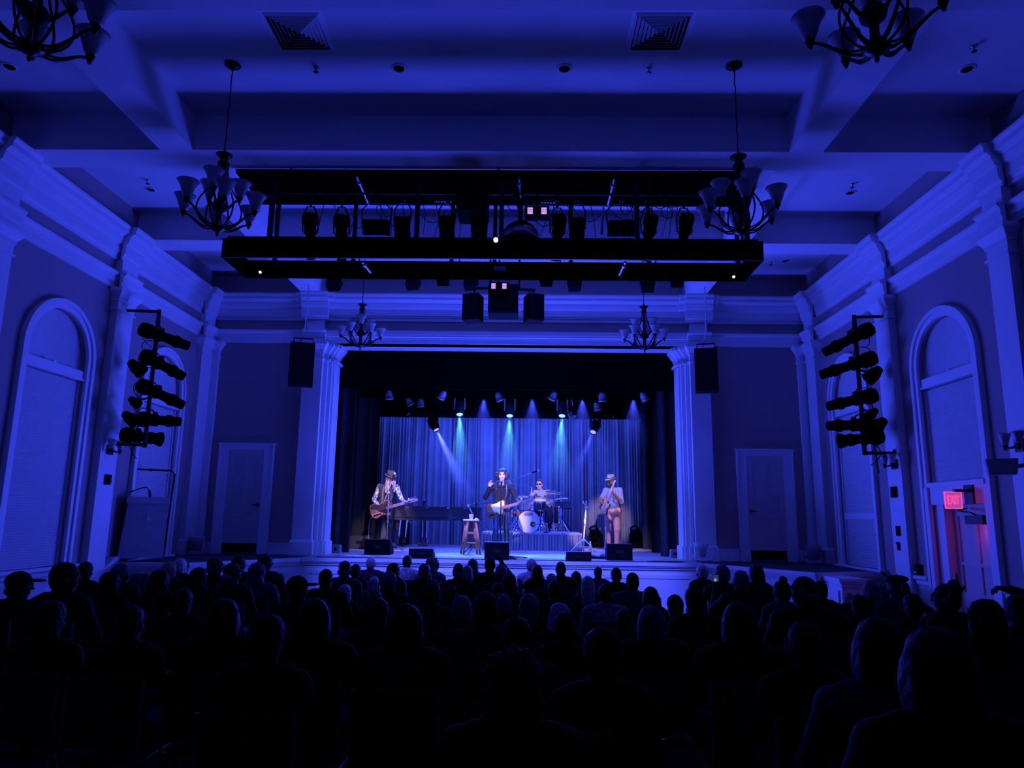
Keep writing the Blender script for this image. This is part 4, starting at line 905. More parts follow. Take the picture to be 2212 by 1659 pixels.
def human(J, f=(0, -1, 0), g=1.0, belly=0.0, hf=None, hup=(0, 0, 1), beard=False, hands=None, sleeve=SLV, short=False, eyes=True, shoe=True, bare=False):
    hip, chest, neck, hd = [A3(*J[k]) for k in ('hip', 'chest', 'neck', 'head')]
    R = frame(f, neck-hip); r = lambda x, y, z: R@A3(x, y, z)
    P = [ell(hip, (.168*g, .118*g, .12), BOT, .05, R), ell(hip+(chest-hip)*.42+r(0, .02*belly, 0), (.158*g+.02*belly, .112*g+.05*belly, .17), TOP, .06, R),
         ell(chest, (.172*g, .116*g, .19), TOP, .06, R), cap(A3(*J['shL']), A3(*J['shR']), .062*g, .062*g, TOP, .06),
         cap(neck-(neck-chest)*.25, neck, .075, .058, TOP, .03), cap(neck-(neck-chest)*.1, hd-A3(0, 0, .06), .054, .052, SKIN, .02)]
    for s in 'LR':
        sh, el, wr = A3(*J['sh'+s]), A3(*J['el'+s]), A3(*J['wr'+s])
        P += [cap(sh, el, .062*g, .049*g, sleeve, .03)]
        if short: m = el*.55+sh*.45; P += [cap(m, el, .05*g, .045*g, SKIN, .012), cap(el, wr, .043*g, .029, SKIN, .01)]
        else: P += [cap(el, wr-nrm(wr-el)*.02, .049*g, .036, sleeve, .012), cap(wr-nrm(wr-el)*.05, wr, .027, .025, SKIN, .006)]
        hi, kn, an = A3(*J['hi'+s]), A3(*J['kn'+s]), A3(*J['an'+s])
        P += [cap(hi, kn, .088*g, .062*g, BOT, .045), cap(kn, an, .060*g, .046, BOT, .02)]
        if shoe:
            to = A3(*J.get('to'+s, nrm(f))); to = nrm((to[0], to[1], 0))
            P += [cap(an-A3(0, 0, .03), an+to*.06-A3(0, 0, .035), .042, .04, SHOE, .02), cap(an+to*.04-A3(0, 0, .04), an+to*.15-A3(0, 0, .05), .038, .03, SHOE, .02)]
    P += head(hd, hf if hf is not None else f, hup, 1.0, beard, eyes)
    for q in (hands or []): P += hand(*q)
    return P
def fabric(name, col, pat=None, rough=.85):
    if name in MATS: return MATS[name]
    m = mat(name, col, rough, noise=.06, nscale=20, spec=.15)
    if pat:
        nt = m.node_tree; p = nt.nodes['Principled BSDF']; tc = nt.nodes.new('ShaderNodeTexCoord'); kind, c2, sc, th = pat
        if kind == 'stripe':
            t = nt.nodes.new('ShaderNodeTexWave'); t.bands_direction = 'X'; t.inputs['Scale'].default_value = sc; fac = 'Fac'
        elif kind == 'voronoi':
            t = nt.nodes.new('ShaderNodeTexVoronoi'); t.inputs['Scale'].default_value = sc; fac = 'Distance'
        else:
            t = nt.nodes.new('ShaderNodeTexNoise'); t.inputs['Scale'].default_value = sc; t.inputs['Detail'].default_value = 1; fac = 'Fac'
        nt.links.new(tc.outputs['Object'], t.inputs['Vector']); r = nt.nodes.new('ShaderNodeValToRGB'); r.color_ramp.interpolation = 'CONSTANT'
        r.color_ramp.elements[0].color = (*col, 1); r.color_ramp.elements[1].position = th; r.color_ramp.elements[1].color = (*c2, 1)
        nt.links.new(t.outputs[fac], r.inputs['Fac']); nt.links.new(r.outputs['Color'], p.inputs['Base Color'])
    return m
SKIN_L = mat('fair_skin', (.62, .40, .34), .5); SKIN_D = mat('dark_skin', (.13, .065, .045), .5)
LIPM = mat('lip', (.36, .13, .13), .5); EYEM = mat('eye_and_brow', (.03, .022, .02), .5); SHOEM = mat('dark_shoe', (.015, .014, .014), .4)

def hat(parent, c, f, brim, crown_r, crown_h, m, band, up=(0, 0, 1), curl=.02):
    R = frame(f, up); M = Matrix([[*R[0], c[0]], [*R[1], c[1]], [*R[2], c[2]], [0, 0, 0, 1]]); b = B(); n = 24; vs = []; rings = []
    for rr, z in ((crown_r*.92, -.02), (crown_r, 0), (brim, 1), (brim, 2), (crown_r*1.04, .012), (crown_r*1.0, .03), (crown_r*.92, crown_h*.8), (crown_r*.82, crown_h), (crown_r*.45, crown_h*.9), (.002, crown_h*.86)):
        ring = []
        for i in range(n):
            a = 2*PI*i/n; x = rr*math.cos(a)*.88; y = rr*math.sin(a)*1.08
            zz = (curl*(math.cos(a)**2) - .012*math.sin(a)) + (.006 if z == 2 else 0) if z in (1, 2) else z
            ring.append((x, y, zz))
        rings.append(ring)
    vs = [v for r in rings for v in r]; b.add(vs, [(j*n+i, j*n+(i+1) % n, (j+1)*n+(i+1) % n, (j+1)*n+i) for j in range(len(rings)-1) for i in range(n)])
    o = b.xf(M).obj('hat', m, parent, True)
    b = B(); b.lathe([(crown_r*1.02, .014), (crown_r*1.0, .045)], n=24); b.v = [(x*.89, y*1.09, z) for x, y, z in b.v]; b.xf(M).obj('hat_band', band, o, True); return o

# ---------------------------------------------------------------- guitars
def g_outline(pts, n=6):
    """closed smooth outline through pts (Catmull-Rom)"""
    out = []; m = len(pts)
    for i in range(m):
        p0, p1, p2, p3 = [A3(*pts[(i+k) % m], 0) for k in (-1, 0, 1, 2)]
        for j in range(n):
            t = j/n; out.append(tuple((.5*((2*p1)+(-p0+p2)*t+(2*p0-5*p1+4*p2-p3)*t*t+(-p0+3*p1-3*p2+p3)*t**3))[:2]))
    return out
TELE = [(.21, .03), (.235, .12), (.17, .165), (.08, .13), (0, .118), (-.10, .155), (-.18, .14), (-.215, .05), (-.215, -.05), (-.18, -.14), (-.10, -.162), (0, -.125), (.07, -.14), (.14, -.168), (.19, -.14), (.165, -.09), (.15, -.05), (.19, -.03)]
def guitar(name, label, M, body_m, edge_m, neck_m, guard_m, guard=None, scale=1.0, neck=.46, bass=False, strap=None, group=None):
    t = thing(name, label, 'bass guitar' if bass else 'guitar', M.to_translation(), group=group); R = M.to_3x3().to_4x4() @ Matrix.Scale(scale, 4)
    f = lambda a, z, d: (a, d, z); pts = g_outline(TELE); b = B(); b.prism(pts, -.018, .022, f, 0)
    inner = [(x*.965, y*.955) for x, y in pts]
    b.prism(inner, -.0215, -.018, f, 1); b.xf(R).obj('body', [edge_m, body_m], t)
    if guard:
        b = B(); b.prism(guard, -.0245, -.0215, f); b.xf(R).obj('pickguard', guard_m, t)
    b = B(); b.box(-.19, -.026, -.04, -.11, -.0215, .035); b.box(-.165, -.034, -.03, -.125, -.026, .03); b.xf(R).obj('bridge', STEEL, t)
    b = B(); b.box(-.17, -.025, -.105, .0, -.0215, -.075)
    for x in (-.14, -.08): b.cyl((x, -.024, -.09), (x, -.046, -.09), .012, n=10)
    b.cyl((-.03, -.024, -.09), (-.03, -.04, -.085), .006); b.xf(R).obj('control_plate', CHROME, t)
    b = B(); b.frus(.13, -.030, -.028, .19+neck, -.004, .13, -.030, .028, .19+neck, -.004)
    for k in range(10): x = .19+neck-(neck)*(1-.5**(k/5.5)); b.box(x, -.0315, -.027, x+.003, -.030, .027)
    b.xf(R).obj('neck', neck_m, t)
    hp = [(.19+neck, -.022), (.19+neck+.02, -.034), (.19+neck+.19, -.028), (.19+neck+.195, .0), (.19+neck+.16, .03), (.19+neck+.05, .046), (.19+neck, .022)]
    b = B(); b.prism(hp, -.022, -.006, f); o = b.xf(R).obj('headstock', neck_m, t)
    b = B()
    for k in range(4 if bass else 6): x = .19+neck+.035+k*(.042 if bass else .025); b.cyl((x, -.014, .035), (x, -.014, .065), .006, n=6); b.cyl((x, -.014, .058), (x, -.014, .07), .011, n=8)
    b.xf(R).obj('tuner', CHROME, o)
    b = B()
    for k in range(6): z = -.02+.008*k; b.tube([(-.14, -.036, z), (.19+neck+.03+k*.024, -.027, z*.6)], .0012, 3)
    b.xf(R).obj('strings', STEEL, t)
    if strap:
        b = B(); b.tube([Vector(p)-M.to_translation() for p in strap], .014, 6); b.obj('strap', mat('leather_strap', (.10, .07, .09), .7), t, True)
    return t
def gm(c, ang, yaw=0.0, tilt=0.0): return Matrix.Translation(c) @ Matrix.Rotation(yaw, 4, 'Z') @ Matrix.Rotation(-ang, 4, 'Y') @ Matrix.Rotation(tilt, 4, 'X')

# ---------------------------------------------------------------- the singer
px = .0101; S0 = Vector((at(1080, 1190, Y=15.5).x, 15.5, ZS))
sg = thing('person', 'singer with dark curly hair, dark denim jacket and striped trousers, one hand raised', 'person', S0)
J = dict(hip=(0.02, .03, .95), chest=(.01, .02, 1.27), neck=(.015, .01, 1.475), head=(.02, -.02, 1.635), shL=(-.185, .01, 1.42), shR=(.205, .01, 1.42), elL=(-.33, -.02, 1.16), wrL=(-.235, -.17, 1.385),
         elR=(.335, -.0, 1.13), wrR=(.385, -.19, 1.035), hiL=(-.085, .03, .91), hiR=(.115, .03, .91), knL=(-.10, -.01, .50), knR=(.125, .0, .50), anL=(-.105, .04, .09), anR=(.145, .04, .09), toL=(-.15, -1, 0), toR=(.25, -1, 0))
P = human(J, (0.03, -1, 0), 1.07, hands=[((-.235, -.17, 1.385), (.05, -.25, 1), (.7, -.8, 0), (1, 0, 0), .42), ((.385, -.19, 1.035), (.5, -.35, .35), (-.2, .2, 1), (-.6, 0, .6), .55)])
P += [cap((-.17, -.105, 1.36), (-.03, -.115, 1.33), .012, .012, TOP, .01), cap((.06, -.115, 1.33), (.19, -.105, 1.35), .012, .012, TOP, .01), cap((-.07, -.06, 1.47), (-.03, -.11, 1.38), .022, .016, TOP, .01), cap((.10, -.06, 1.47), (.06, -.11, 1.38), .022, .016, TOP, .01), ell((.015, -.06, 1.44), (.045, .03, .05), LITE, .01), cap((-.06, .025, 1.03), (.09, .025, 1.03), .105, .105, TOP, .05)]
mesh_obj('body', skin_mesh('singer_body', P, .008, [SKIN_L, fabric('dark_denim', (.022, .022, .03)), fabric('striped_trousers', (.012, .012, .015), ('stripe', (.42, .42, .48), 10.5, .80)), SHOEM, EYEM, LIPM, fabric('dark_denim', (.02, .02, .03)), fabric('pale_shirt', (.5, .48, .5))]), sg)
hp = [ell((.02, .015, 1.685), (.112, .108, .10), 0, .04), ell((-.075, .02, 1.63), (.05, .085, .085), 0, .04), ell((.112, .02, 1.63), (.05, .085, .085), 0, .04), ell((.02, .07, 1.62), (.095, .05, .11), 0, .04), ell((.03, -.065, 1.735), (.085, .04, .04), 0, .03)]
mesh_obj('hair', skin_mesh('curly_hair', hp, .009, [mat('dark_brown_hair', (.035, .022, .022), .7)], (.02, 95)), sg)
b = B()
for x, z in ((-.10, 1.325), (.125, 1.335), (.015, 1.30), (.015, 1.2), (.015, 1.1)): b.lathe([(.011, 0), (.009, -.006), (.001, -.008)], (x, -.125, z), (0, 1, 0), n=8)
b.obj('jacket_button', STEEL, sg, True)
gs = S0 + Vector((-.09, -.235, .905))
guitar('electric_guitar', 'orange brown electric guitar with white pickguard, worn by the singer', gm(gs, .275, .1), mat('amber_guitar_top', (.46, .13, .035), .35, noise=.25, nscale=6), mat('dark_guitar_edge', (.03, .012, .008), .4), mat('maple_neck', (.52, .24, .16), .45), mat('white_pickguard', (.88, .86, .84), .4),
       [(-.085, .12), (.06, .125), (.15, .15), (.20, .13), (.19, .04), (.14, .035), (.12, -.02), (.13, -.05), (.11, -.12), (.05, -.115), (.0, -.06), (-.05, -.05), (-.075, .03)],
       strap=[gs+Vector((.18, .05, .15)), S0+Vector((.13, -.14, 1.25)), S0+Vector((.12, -.10, 1.42)), S0+Vector((.10, .03, 1.49)), S0+Vector((0, .15, 1.3)), S0+Vector((-.2, .15, 1.0)), gs+Vector((-.22, .03, .0))])

# ---------------------------------------------------------------- the guitarist with the hat
S1 = Vector((at(826, 1190, Y=15.95).x, 15.95, ZS))
sg = thing('person', 'guitarist in dark hat with long grey hair, vest over patterned sleeves, looking down', 'person', S1)
J = dict(hip=(0.0, .03, .93), chest=(.05, .0, 1.22), neck=(.10, -.04, 1.41), head=(.135, -.10, 1.545), shL=(-.12, .0, 1.37), shR=(.25, -.02, 1.36), elL=(-.24, .0, 1.08), wrL=(-.06, -.22, .90),
         elR=(.385, -.04, 1.10), wrR=(.50, -.22, 1.015), hiL=(-.085, .03, .90), hiR=(.10, .03, .90), knL=(-.10, -.03, .50), knR=(.12, -.0, .50), anL=(-.12, .03, .09), anR=(.12, .05, .09), toL=(-.1, -1, 0), toR=(.3, -1, 0))
P = human(J, (.30, -1, 0), 1.08, hf=(.55, -1, -.42), hup=(.15, -.35, 1), hands=[((-.06, -.22, .90), (.75, -.15, -.4), (.1, .9, -.2), (.2, 0, 1), .35), ((.50, -.22, 1.015), (.6, -.25, .3), (-.2, .2, 1), (-.6, 0, .6), .55)])
P += [cap((-.02, -.12, 1.34), (-.04, -.12, 1.0), .02, .02, LITE, .015), cap((.17, -.12, 1.33), (.16, -.13, .98), .02, .02, LITE, .015), cap((-.06, .03, .95), (.08, .03, .95), .105, .105, BOT, .04)]
mesh_obj('body', skin_mesh('guitarist_body', P, .008, [SKIN_L, fabric('dark_vest', (.035, .035, .05)), fabric('charcoal_trousers', (.022, .022, .028)), SHOEM, EYEM, LIPM, fabric('patterned_sleeve', (.06, .09, .25), ('noise', (.5, .55, .6), 38, .52)), fabric('slate_vest_edge', (.10, .11, .16))]), sg)
hc = A3(.135, -.10, 1.545)
hp = [ell(hc+A3(-.03, .055, .0), (.08, .06, .10), 0, .03)]
for x, y, l, r in ((-.08, .03, .26, .042), (-.07, -.04, .29, .040), (-.03, .07, .24, .05), (.082, -.02, .27, .036), (.075, .05, .24, .04), (-.09, .0, .24, .036), (-.03, -.07, .24, .032), (.06, -.065, .22, .022)):
    hp.append(cap(hc+A3(x*.9, y, .04), hc+A3(x*1.15, y-.035, -l), r, r*.75, 0, .02))
mesh_obj('long_hair', skin_mesh('long_hair', hp, .008, [mat('grey_blond_hair', (.28, .23, .25), .7, noise=.5, nscale=30)], (.006, 160)), sg)
hat(sg, hc+A3(-.005, -.01, .075), (.55, -1, -.3), .155, .102, .115, mat('dark_felt', (.045, .04, .06), .9), mat('hat_ribbon', (.008, .008, .01), .6), (.12, -.3, 1))
gs = S1 + Vector((-.035, -.265, .87))
guitar('electric_guitar', 'butterscotch electric guitar with dark pickguard, worn by the guitarist in the hat', gm(gs, .29, .12), mat('dark_pick_wood', (.05, .02, .015), .4), mat('butterscotch_edge', (.62, .24, .11), .4), mat('pale_neck', (.36, .22, .24), .45), mat('butterscotch_top', (.60, .22, .10), .4),
       [(-.205, -.05), (-.17, -.135), (-.10, -.155), (0, -.12), (.07, -.135), (.14, -.16), (.18, -.14), (.1, -.1), (.0, -.06), (-.09, .02), (-.19, .05)],
       strap=[gs+Vector((.18, .05, .15)), S1+Vector((.2, -.10, 1.2)), S1+Vector((.16, -.05, 1.38)), S1+Vector((.0, .12, 1.38)), S1+Vector((-.18, .12, 1.05)), gs+Vector((-.22, .03, .0))])

# ---------------------------------------------------------------- the bass player
S2 = Vector((at(1324, 1190, Y=17.3).x, 17.3, ZS)); F2 = nrm((-.75, -.66, 0))
sg = thing('person', 'bass player in pale hat, blue sweater and pinkish tan trousers, looking down', 'person', S2)
J = dict(hip=(0.02, .0, .93), chest=(.02, .01, 1.25), neck=(-.005, -.0, 1.46), head=(-.03, -.04, 1.60), shL=(-.135, .09, 1.40), shR=(.165, -.08, 1.40), elL=(-.25, .02, 1.20), wrL=(-.31, -.18, 1.145),
         elR=(.19, -.24, 1.12), wrR=(.04, -.34, 1.27), hiL=(-.07, .06, .90), hiR=(.09, -.05, .90), knL=(-.11, .02, .50), knR=(.10, -.06, .49), anL=(-.085, .06, .09), anR=(.085, -.02, .09), toL=(-.7, -.7, 0), toR=(-.3, -1, 0))
P = human(J, F2, 1.27, belly=.6, hf=(-.8, -.62, -.35), hup=(-.2, -.15, 1), beard=True, short=True, hands=[((-.31, -.18, 1.145), (.35, -.4, -.75), (.8, .3, -.2), (.2, -.8, .3), .3), ((.04, -.34, 1.27), (-.6, -.1, .55), (.3, .5, .6), (.6, -.4, .5), .5)])
mesh_obj('body', skin_mesh('bassist_body', P, .008, [SKIN_D, fabric('blue_sweater', (.10, .13, .30)), fabric('pinkish_chinos', (.58, .34, .32)), mat('brown_shoe', (.05, .03, .025), .5), mat('short_beard', (.02, .014, .014), .8), mat('dark_lip', (.10, .04, .04), .5), fabric('blue_sweater', (.1, .13, .3)), fabric('pinkish_chinos', (.6, .4, .36))]), sg)
hat(sg, A3(-.03, -.03, 1.675), (-.8, -.62, -.2), .155, .105, .12, mat('pale_felt', (.20, .20, .25), .9), mat('hat_ribbon_dark', (.03, .03, .05), .6), (-.12, -.1, 1), .02)
b = B(); R = frame((-.8, -.62, -.35), (-.2, -.15, 1)); w = lambda x, y, z: tuple(A3(-.03, -.04, 1.60) + R@A3(x, y, z))
for e in (-1, 1): b.tube([w(e*.031+.024*math.cos(a), .097, .01+.017*math.sin(a)) for a in [2*PI*i/12 for i in range(13)]], .003, 4)
b.tube([w(-.007, .098, .013), w(.007, .098, .013)], .003, 4); b.obj('spectacles', BLACKP, sg)
gs = S2 + Vector((-.20, -.32, 1.02))
guitar('bass_guitar', 'pale sunburst bass guitar held upright by the bass player in the hat', gm(gs, .90, -1.15), mat('sunburst_top', (.50, .20, .13), .35, noise=.4, nscale=5), mat('dark_guitar_edge', (.03, .012, .008), .4), mat('greyish_neck', (.42, .34, .40), .45), mat('pale_guard', (.25, .27, .28), .4),
       [(-.10, .10), (.06, .11), (.15, .12), (.14, -.04), (.12, -.12), (.0, -.11), (-.14, -.13), (-.12, -.05)], scale=.86, neck=.50, bass=True)

# ---------------------------------------------------------------- the drummer
ZR = 1.54; S3 = Vector((at(1167, 1140, Y=18.05).x, 18.05, ZR))
sg = thing('person', 'drummer in sunglasses and a light patterned shirt, seated behind the drum kit', 'person', S3)
J = dict(hip=(0.0, .05, .56), chest=(-.0, .0, .83), neck=(-.005, -.02, 1.02), head=(-.03, -.05, 1.155), shL=(-.18, -.01, .97), shR=(.19, .0, .97), elL=(-.27, -.12, .76), wrL=(-.22, -.36, .73),
         elR=(.29, -.1, .75), wrR=(.17, -.34, .70), hiL=(-.09, .0, .54), hiR=(.09, .0, .54), knL=(-.24, -.40, .50), knR=(.22, -.40, .50), anL=(-.24, -.38, .09), anR=(.22, -.40, .09))
P = human(J, (-.05, -1, 0), 1.0, hf=(-.18, -1, -.12), short=True, hands=[((-.22, -.36, .73), (.2, -.8, .4), (.5, .2, -.6), (.5, 0, .6), .75), ((.17, -.34, .70), (-.4, -.8, .0), (-.4, .2, -.7), (-.5, 0, .6), .75)])
mesh_obj('body', skin_mesh('drummer_body', P, .009, [SKIN_L, fabric('leaf_print_shirt', (.27, .29, .34), ('noise', (.04, .05, .10), 9, .54)), fabric('charcoal_trousers', (.022, .022, .028)), SHOEM, EYEM, LIPM, fabric('leaf_print_shirt', (.42, .44, .5)), SHOEM]), sg)
hc = A3(-.03, -.05, 1.155)
mesh_obj('hair', skin_mesh('short_hair_front', [ell(hc+A3(.005, .02, .055), (.078, .09, .07), 0, .02), ell(hc+A3(0, .05, .01), (.075, .06, .08), 0, .02), ell(hc+A3(-.0, -.05, .115), (.06, .035, .03), 0, .02)], .008, [mat('grey_brown_hair', (.10, .08, .09), .8)], (.006, 150)), sg)
R = frame((-.18, -1, -.12), (0, 0, 1)); w = lambda x, y, z: tuple(hc + R@A3(x, y, z)); b = B()
for e in (-1, 1):
    b.prism([(e*.031+.028*math.cos(a), .008+.019*math.sin(a)) for a in [2*PI*i/14 for i in range(14)]], .094, .099, lambda a, z, d: w(a, d, z)); b.tube([w(e*.058, .093, .014), w(e*.08, .0, .012)], .004, 4)
b.tube([w(-.01, .099, .014), w(.01, .099, .014)], .004, 4); b.obj('sunglasses', BLACKP, sg)
for p0, p1, lab in (((-.20, -.44, .80), (-.235, -.42, 1.08), "drumstick raised in the drummer's hand beside the singer's guitar head"), ((.13, -.41, .70), (-.05, -.66, .66), "lower drumstick in the drummer's hand over the snare drum")):
    t = thing('drumstick', lab, 'drumstick', S3+Vector(p0)); b = B(); d = Vector(p1)-Vector(p0); b.tube([-d*.3, d*.5, d*.92, d], [.008, .008, .006, .004], 6); b.obj('stick', mat('pale_stick', (.6, .5, .42), .5), t, True)
# ================================================================ STAGE EQUIPMENT
# ---- drum riser
rs = thing('drum_riser', 'low drum platform with a grey pleated skirt, at the back of the stage', 'platform', (.2, 17.7, ZS))
RX0, RX1 = at(1040, 1155, Y=16.7).x, at(1257, 1158, Y=16.75).x
b = B(); b.box(RX0, 16.72, ZR-.04, RX1, 19.0, ZR); b.obj('deck', mat('riser_deck', (.40, .38, .42), .5), rs, world=True)
b = B(); n = 150; vs = []; pl = []
for i in range(n+1):
    t = i/n; ph = (t*34) % 1; d = .0 if ph < .72 else -.045*math.sin((ph-.72)/.28*PI); pl.append((RX0+(RX1-RX0)*t, 16.71-d))
pl = [(RX0-.0, 18.9)] + pl + [(RX1, 18.9)]
for z, o in ((ZS+.005, .02), (ZR-.07, 0), (ZR-.002, 0)): vs += [(x, y-(o if 0 < i < len(pl)-1 else 0), z) for i, (x, y) in enumerate(pl)]
m_ = len(pl); b.add(vs, [(k*m_+i, k*m_+i+1, (k+1)*m_+i+1, (k+1)*m_+i) for k in range(2) for i in range(m_-1)]); b.obj('pleated_skirt', SKIRTM, rs, world=True)
for x in (RX0+.1, RX1-.1):
    for y in (16.95, 18.8): b = B(); b.cyl((x, y, ZS), (x, y, ZR-.04), .03); b.obj('leg', STEEL, rs, world=True)
# ---- drums
SHELL = mat('dark_blue_shell', (.03, .035, .09), .3, noise=.3, nscale=5); HEADM = mat('white_drumhead', (.80, .80, .83), .5, noise=.03); BRASS = mat('cymbal_bronze', (.45, .36, .22), .3, .9)
def drum(name, label, c, r, h, axis, shell=SHELL, feet=3, foot_z=None, group=None):
    t = thing(name, label, 'drum', c); ax = Vector(axis).normalized()
    b = B(); b.lathe([(r, -h/2), (r, h/2)], d=ax, n=28); o = b.obj('shell', shell, t); smooth_by_angle(o)
    for s in (-1, 1):
        b = B(); b.lathe([(.001, s*(h/2+.002)), (r*.985, s*(h/2+.004))], d=ax, n=28); b.obj('drumhead', HEADM, t)
        b = B(); b.lathe([(r*1.0, s*(h/2-.02)), (r*1.035, s*(h/2-.02)), (r*1.035, s*(h/2+.012)), (r*.985, s*(h/2+.012)), (r*.985, s*(h/2+.0))], d=ax, n=28); b.obj('hoop', CHROME if r < .24 else SHELL, t)
    a = ax.orthogonal().normalized(); e = ax.cross(a); b = B()
    for k in range(8):
        u = a*math.cos(k*PI/4+.2)+e*math.sin(k*PI/4+.2)
        for s in (-1, 1): b.cyl(u*r*1.02+ax*s*h*.15, u*r*1.03+ax*s*(h/2+.005), .006, n=6); b.rbox(u*r*1.01+ax*s*h*.13, (.025, .025, .04))
    b.obj('tension_lug', CHROME, t)
    if foot_z is not None:
        b = B()
        for k in range(feet):
            u = a*math.cos(k*2*PI/feet)+e*math.sin(k*2*PI/feet); p = u*r*1.05; b.cyl(p+ax*.08, Vector((p.x, p.y, foot_z-c[2])), .009, n=6)
        b.obj('legs', CHROME, t)
    return t
bc = at(1141, 1127, Y=17.15); R_ = .265
bd = drum('bass_drum', 'white-fronted bass drum with black lettering and a round port', bc, R_, .36, (-.06, 1, 0))
fx = Matrix.Translation((.0, -.188, 0)) @ Matrix.Rotation(.06, 4, 'Z')
b = B(); b.box(-.095, -.001, .135, .095, .0005, .205); b.box(-.105, -.0006, .128, .105, .0001, .212); b.xf(fx).obj('badge_plate', mat('grey_badge', (.42, .43, .5), .5), bd)
text_mesh('lettering', 'SPAUN', .062, mat('black_lettering', (.02, .02, .035), .6), bd, fx @ Matrix.Translation((0, -.003, .17)) @ Matrix.Rotation(PI/2, 4, 'X') @ Matrix.Diagonal((.86, 1.05, 1, 1)))
b = B(); b.lathe([(.03, 0), (.052, -.004), (.062, 0), (.05, .003)], (.105, -.006, -.055), (0, 1, 0), n=20); b.lathe([(.048, .001), (.001, .001)], (.105, -.006, -.055), (0, 1, 0), n=20); b.xf(fx).obj('port_ring', mat('port_black', (.012, .012, .016), .6), bd)
b = B(); b.lathe([(.036, 0), (.001, 0)], (.105, -.009, -.055), (0, 1, 0), n=16); b.xf(fx).obj('port_hole', mat('dark_blue_hole', (.04, .05, .12), .8), bd)
for s in (-1, 1): b = B(); b.cyl((s*R_*.98, -.1, -.06), (s*(R_+.09), -.2, ZR-bc.z+.005), .012, n=8); b.obj('spur', CHROME, bd)
dz = bc.z
drum('snare_drum', "shallow snare drum between the drummer's knees", Vector((S3.x-.06, 17.55, ZR+.62)), .18, .15, (.0, -.15, 1), mat('steel_shell', (.3, .3, .35), .3, .7), 3, ZR)
drum('floor_tom', "deep blue floor tom at the drummer's side toward the pale stand", Vector((at(1186, 1112, Y=17.4).x+.05, 17.45, ZR+.42)), .20, .38, (0, 0, 1), SHELL, 3, ZR)
drum('rack_tom', 'small tom mounted above the bass drum in front of the drummer', Vector((bc.x+.27, 17.15, bc.z+.40)), .15, .2, (0, -.3, 1), SHELL, 3, bc.z+.25)
drum('side_snare', 'small dark red drum beside the bass drum, near the singer', Vector((at(1119, 1109, Y=17.3).x, 17.35, ZR+.44)), .15, .13, (0, 0, 1), mat('dark_red_shell', (.22, .03, .05), .4), 3, ZR)
def stand(b, x, y, z0, z1, r=.012, leg=.3, n=3, a0=.5, hub=.32):
    b.cyl((x, y, z0+.1), (x, y, z1), r, n=8)
    for k in range(n):
        a = a0+k*2*PI/n; b.cyl((x, y, z0+hub), (x+leg*math.cos(a), y+leg*math.sin(a), z0+.012), r*.85, n=6); b.cyl((x, y, z0+.14), (x+leg*.55*math.cos(a), y+leg*.55*math.sin(a), z0+hub*.46), r*.5, n=5)
    b.cyl((x, y, z0+hub-.03), (x, y, z0+hub+.04), r*1.7, n=8); b.cyl((x, y, (z0+z1)/2-.03), (x, y, (z0+z1)/2+.03), r*1.6, n=8)
def cymbal(label, x, y, z, r, tilt, pair=False, a0=.5):
    t = thing('hi_hat' if pair else 'cymbal', label, 'cymbal', (x, y, ZR)); R = Matrix.Rotation(tilt, 4, 'X') @ Matrix.Rotation(tilt*.5, 4, 'Y')
    for k in range(2 if pair else 1):
        s = -1 if k else 1; b = B(); b.lathe([(.006, s*.03), (.03, s*.026), (.045, s*.012), (r*.6, s*.006), (r, 0), (r, -.002), (r*.6, s*.004), (.04, s*.008)], n=28)
        b.xf(Matrix.Translation((0, 0, z-ZR-.02*k)) @ R).obj('cymbal_plate', BRASS, t, True)
    b = B(); stand(b, 0, 0, 0, z-ZR+.06, .011, .27, 3, a0); b.obj('cymbal_stand', CHROME, t)
p = at(1117, 1068, Y=17.5); cymbal("hi-hat pair just behind the singer's shoulder", p.x, 17.5, p.z-.02, .17, .05, True)
p = at(1128, 1073, Y=17.9); cymbal("flat cymbal behind the neck of the singer's guitar", p.x+.0, 17.95, p.z, .20, -.1)
p = at(1197, 1064, Y=17.7); cymbal("wide cymbal above the floor tom, beside the drummer's shoulder", p.x, 17.7, p.z, .21, .22)
p = at(1213, 1078, Y=18.2); cymbal('small cymbal farthest from the singer, behind the drum kit', p.x, 18.3, p.z, .17, -.2, False, 1.2)
t = thing('drum_throne', 'round drum stool under the drummer', 'stool', (S3.x, S3.y+.08, ZR)); b = B(); b.lathe([(.17, .38), (.18, .40), (.18, .44), (.15, .455)], n=20); b.obj('seat', BLACKP, t, True); b = B(); stand(b, 0, 0, 0, .39, .015, .26); b.obj('tripod', CHROME, t)
p = at(1216, 1092, Y=18.2); t = thing('music_stand', 'black music stand beside the drum kit, before the back curtain', 'music stand', (p.x, 18.25, ZR)); b = B(); b.rbox((0, 0, p.z-ZR), (.42, .02, .26), Matrix.Rotation(.9, 3, 'X')); b.obj('desk', BLACKM, t); b = B(); stand(b, 0, .03, 0, p.z-ZR-.05, .012, .26); b.obj('tripod', BLACKM, t)
t = thing('kick_microphone', 'small microphone boom pointing into the bass drum port', 'microphone', (bc.x+.42, 16.95, ZR)); b = B(); b.lathe([(.07, 0), (.07, .015), (.01, .03)], n=14); b.cyl((0, 0, .02), (0, 0, .2), .008); b.cyl((0, 0, .2), (-.28, -.05, bc.z-ZR-.06), .007); b.obj('stand', BLACKM, t); b = B(); b.cyl((-.26, -.05, bc.z-ZR-.065), (-.33, -.03, bc.z-ZR-.06), .022, n=10); b.obj('capsule', GREYP, t)

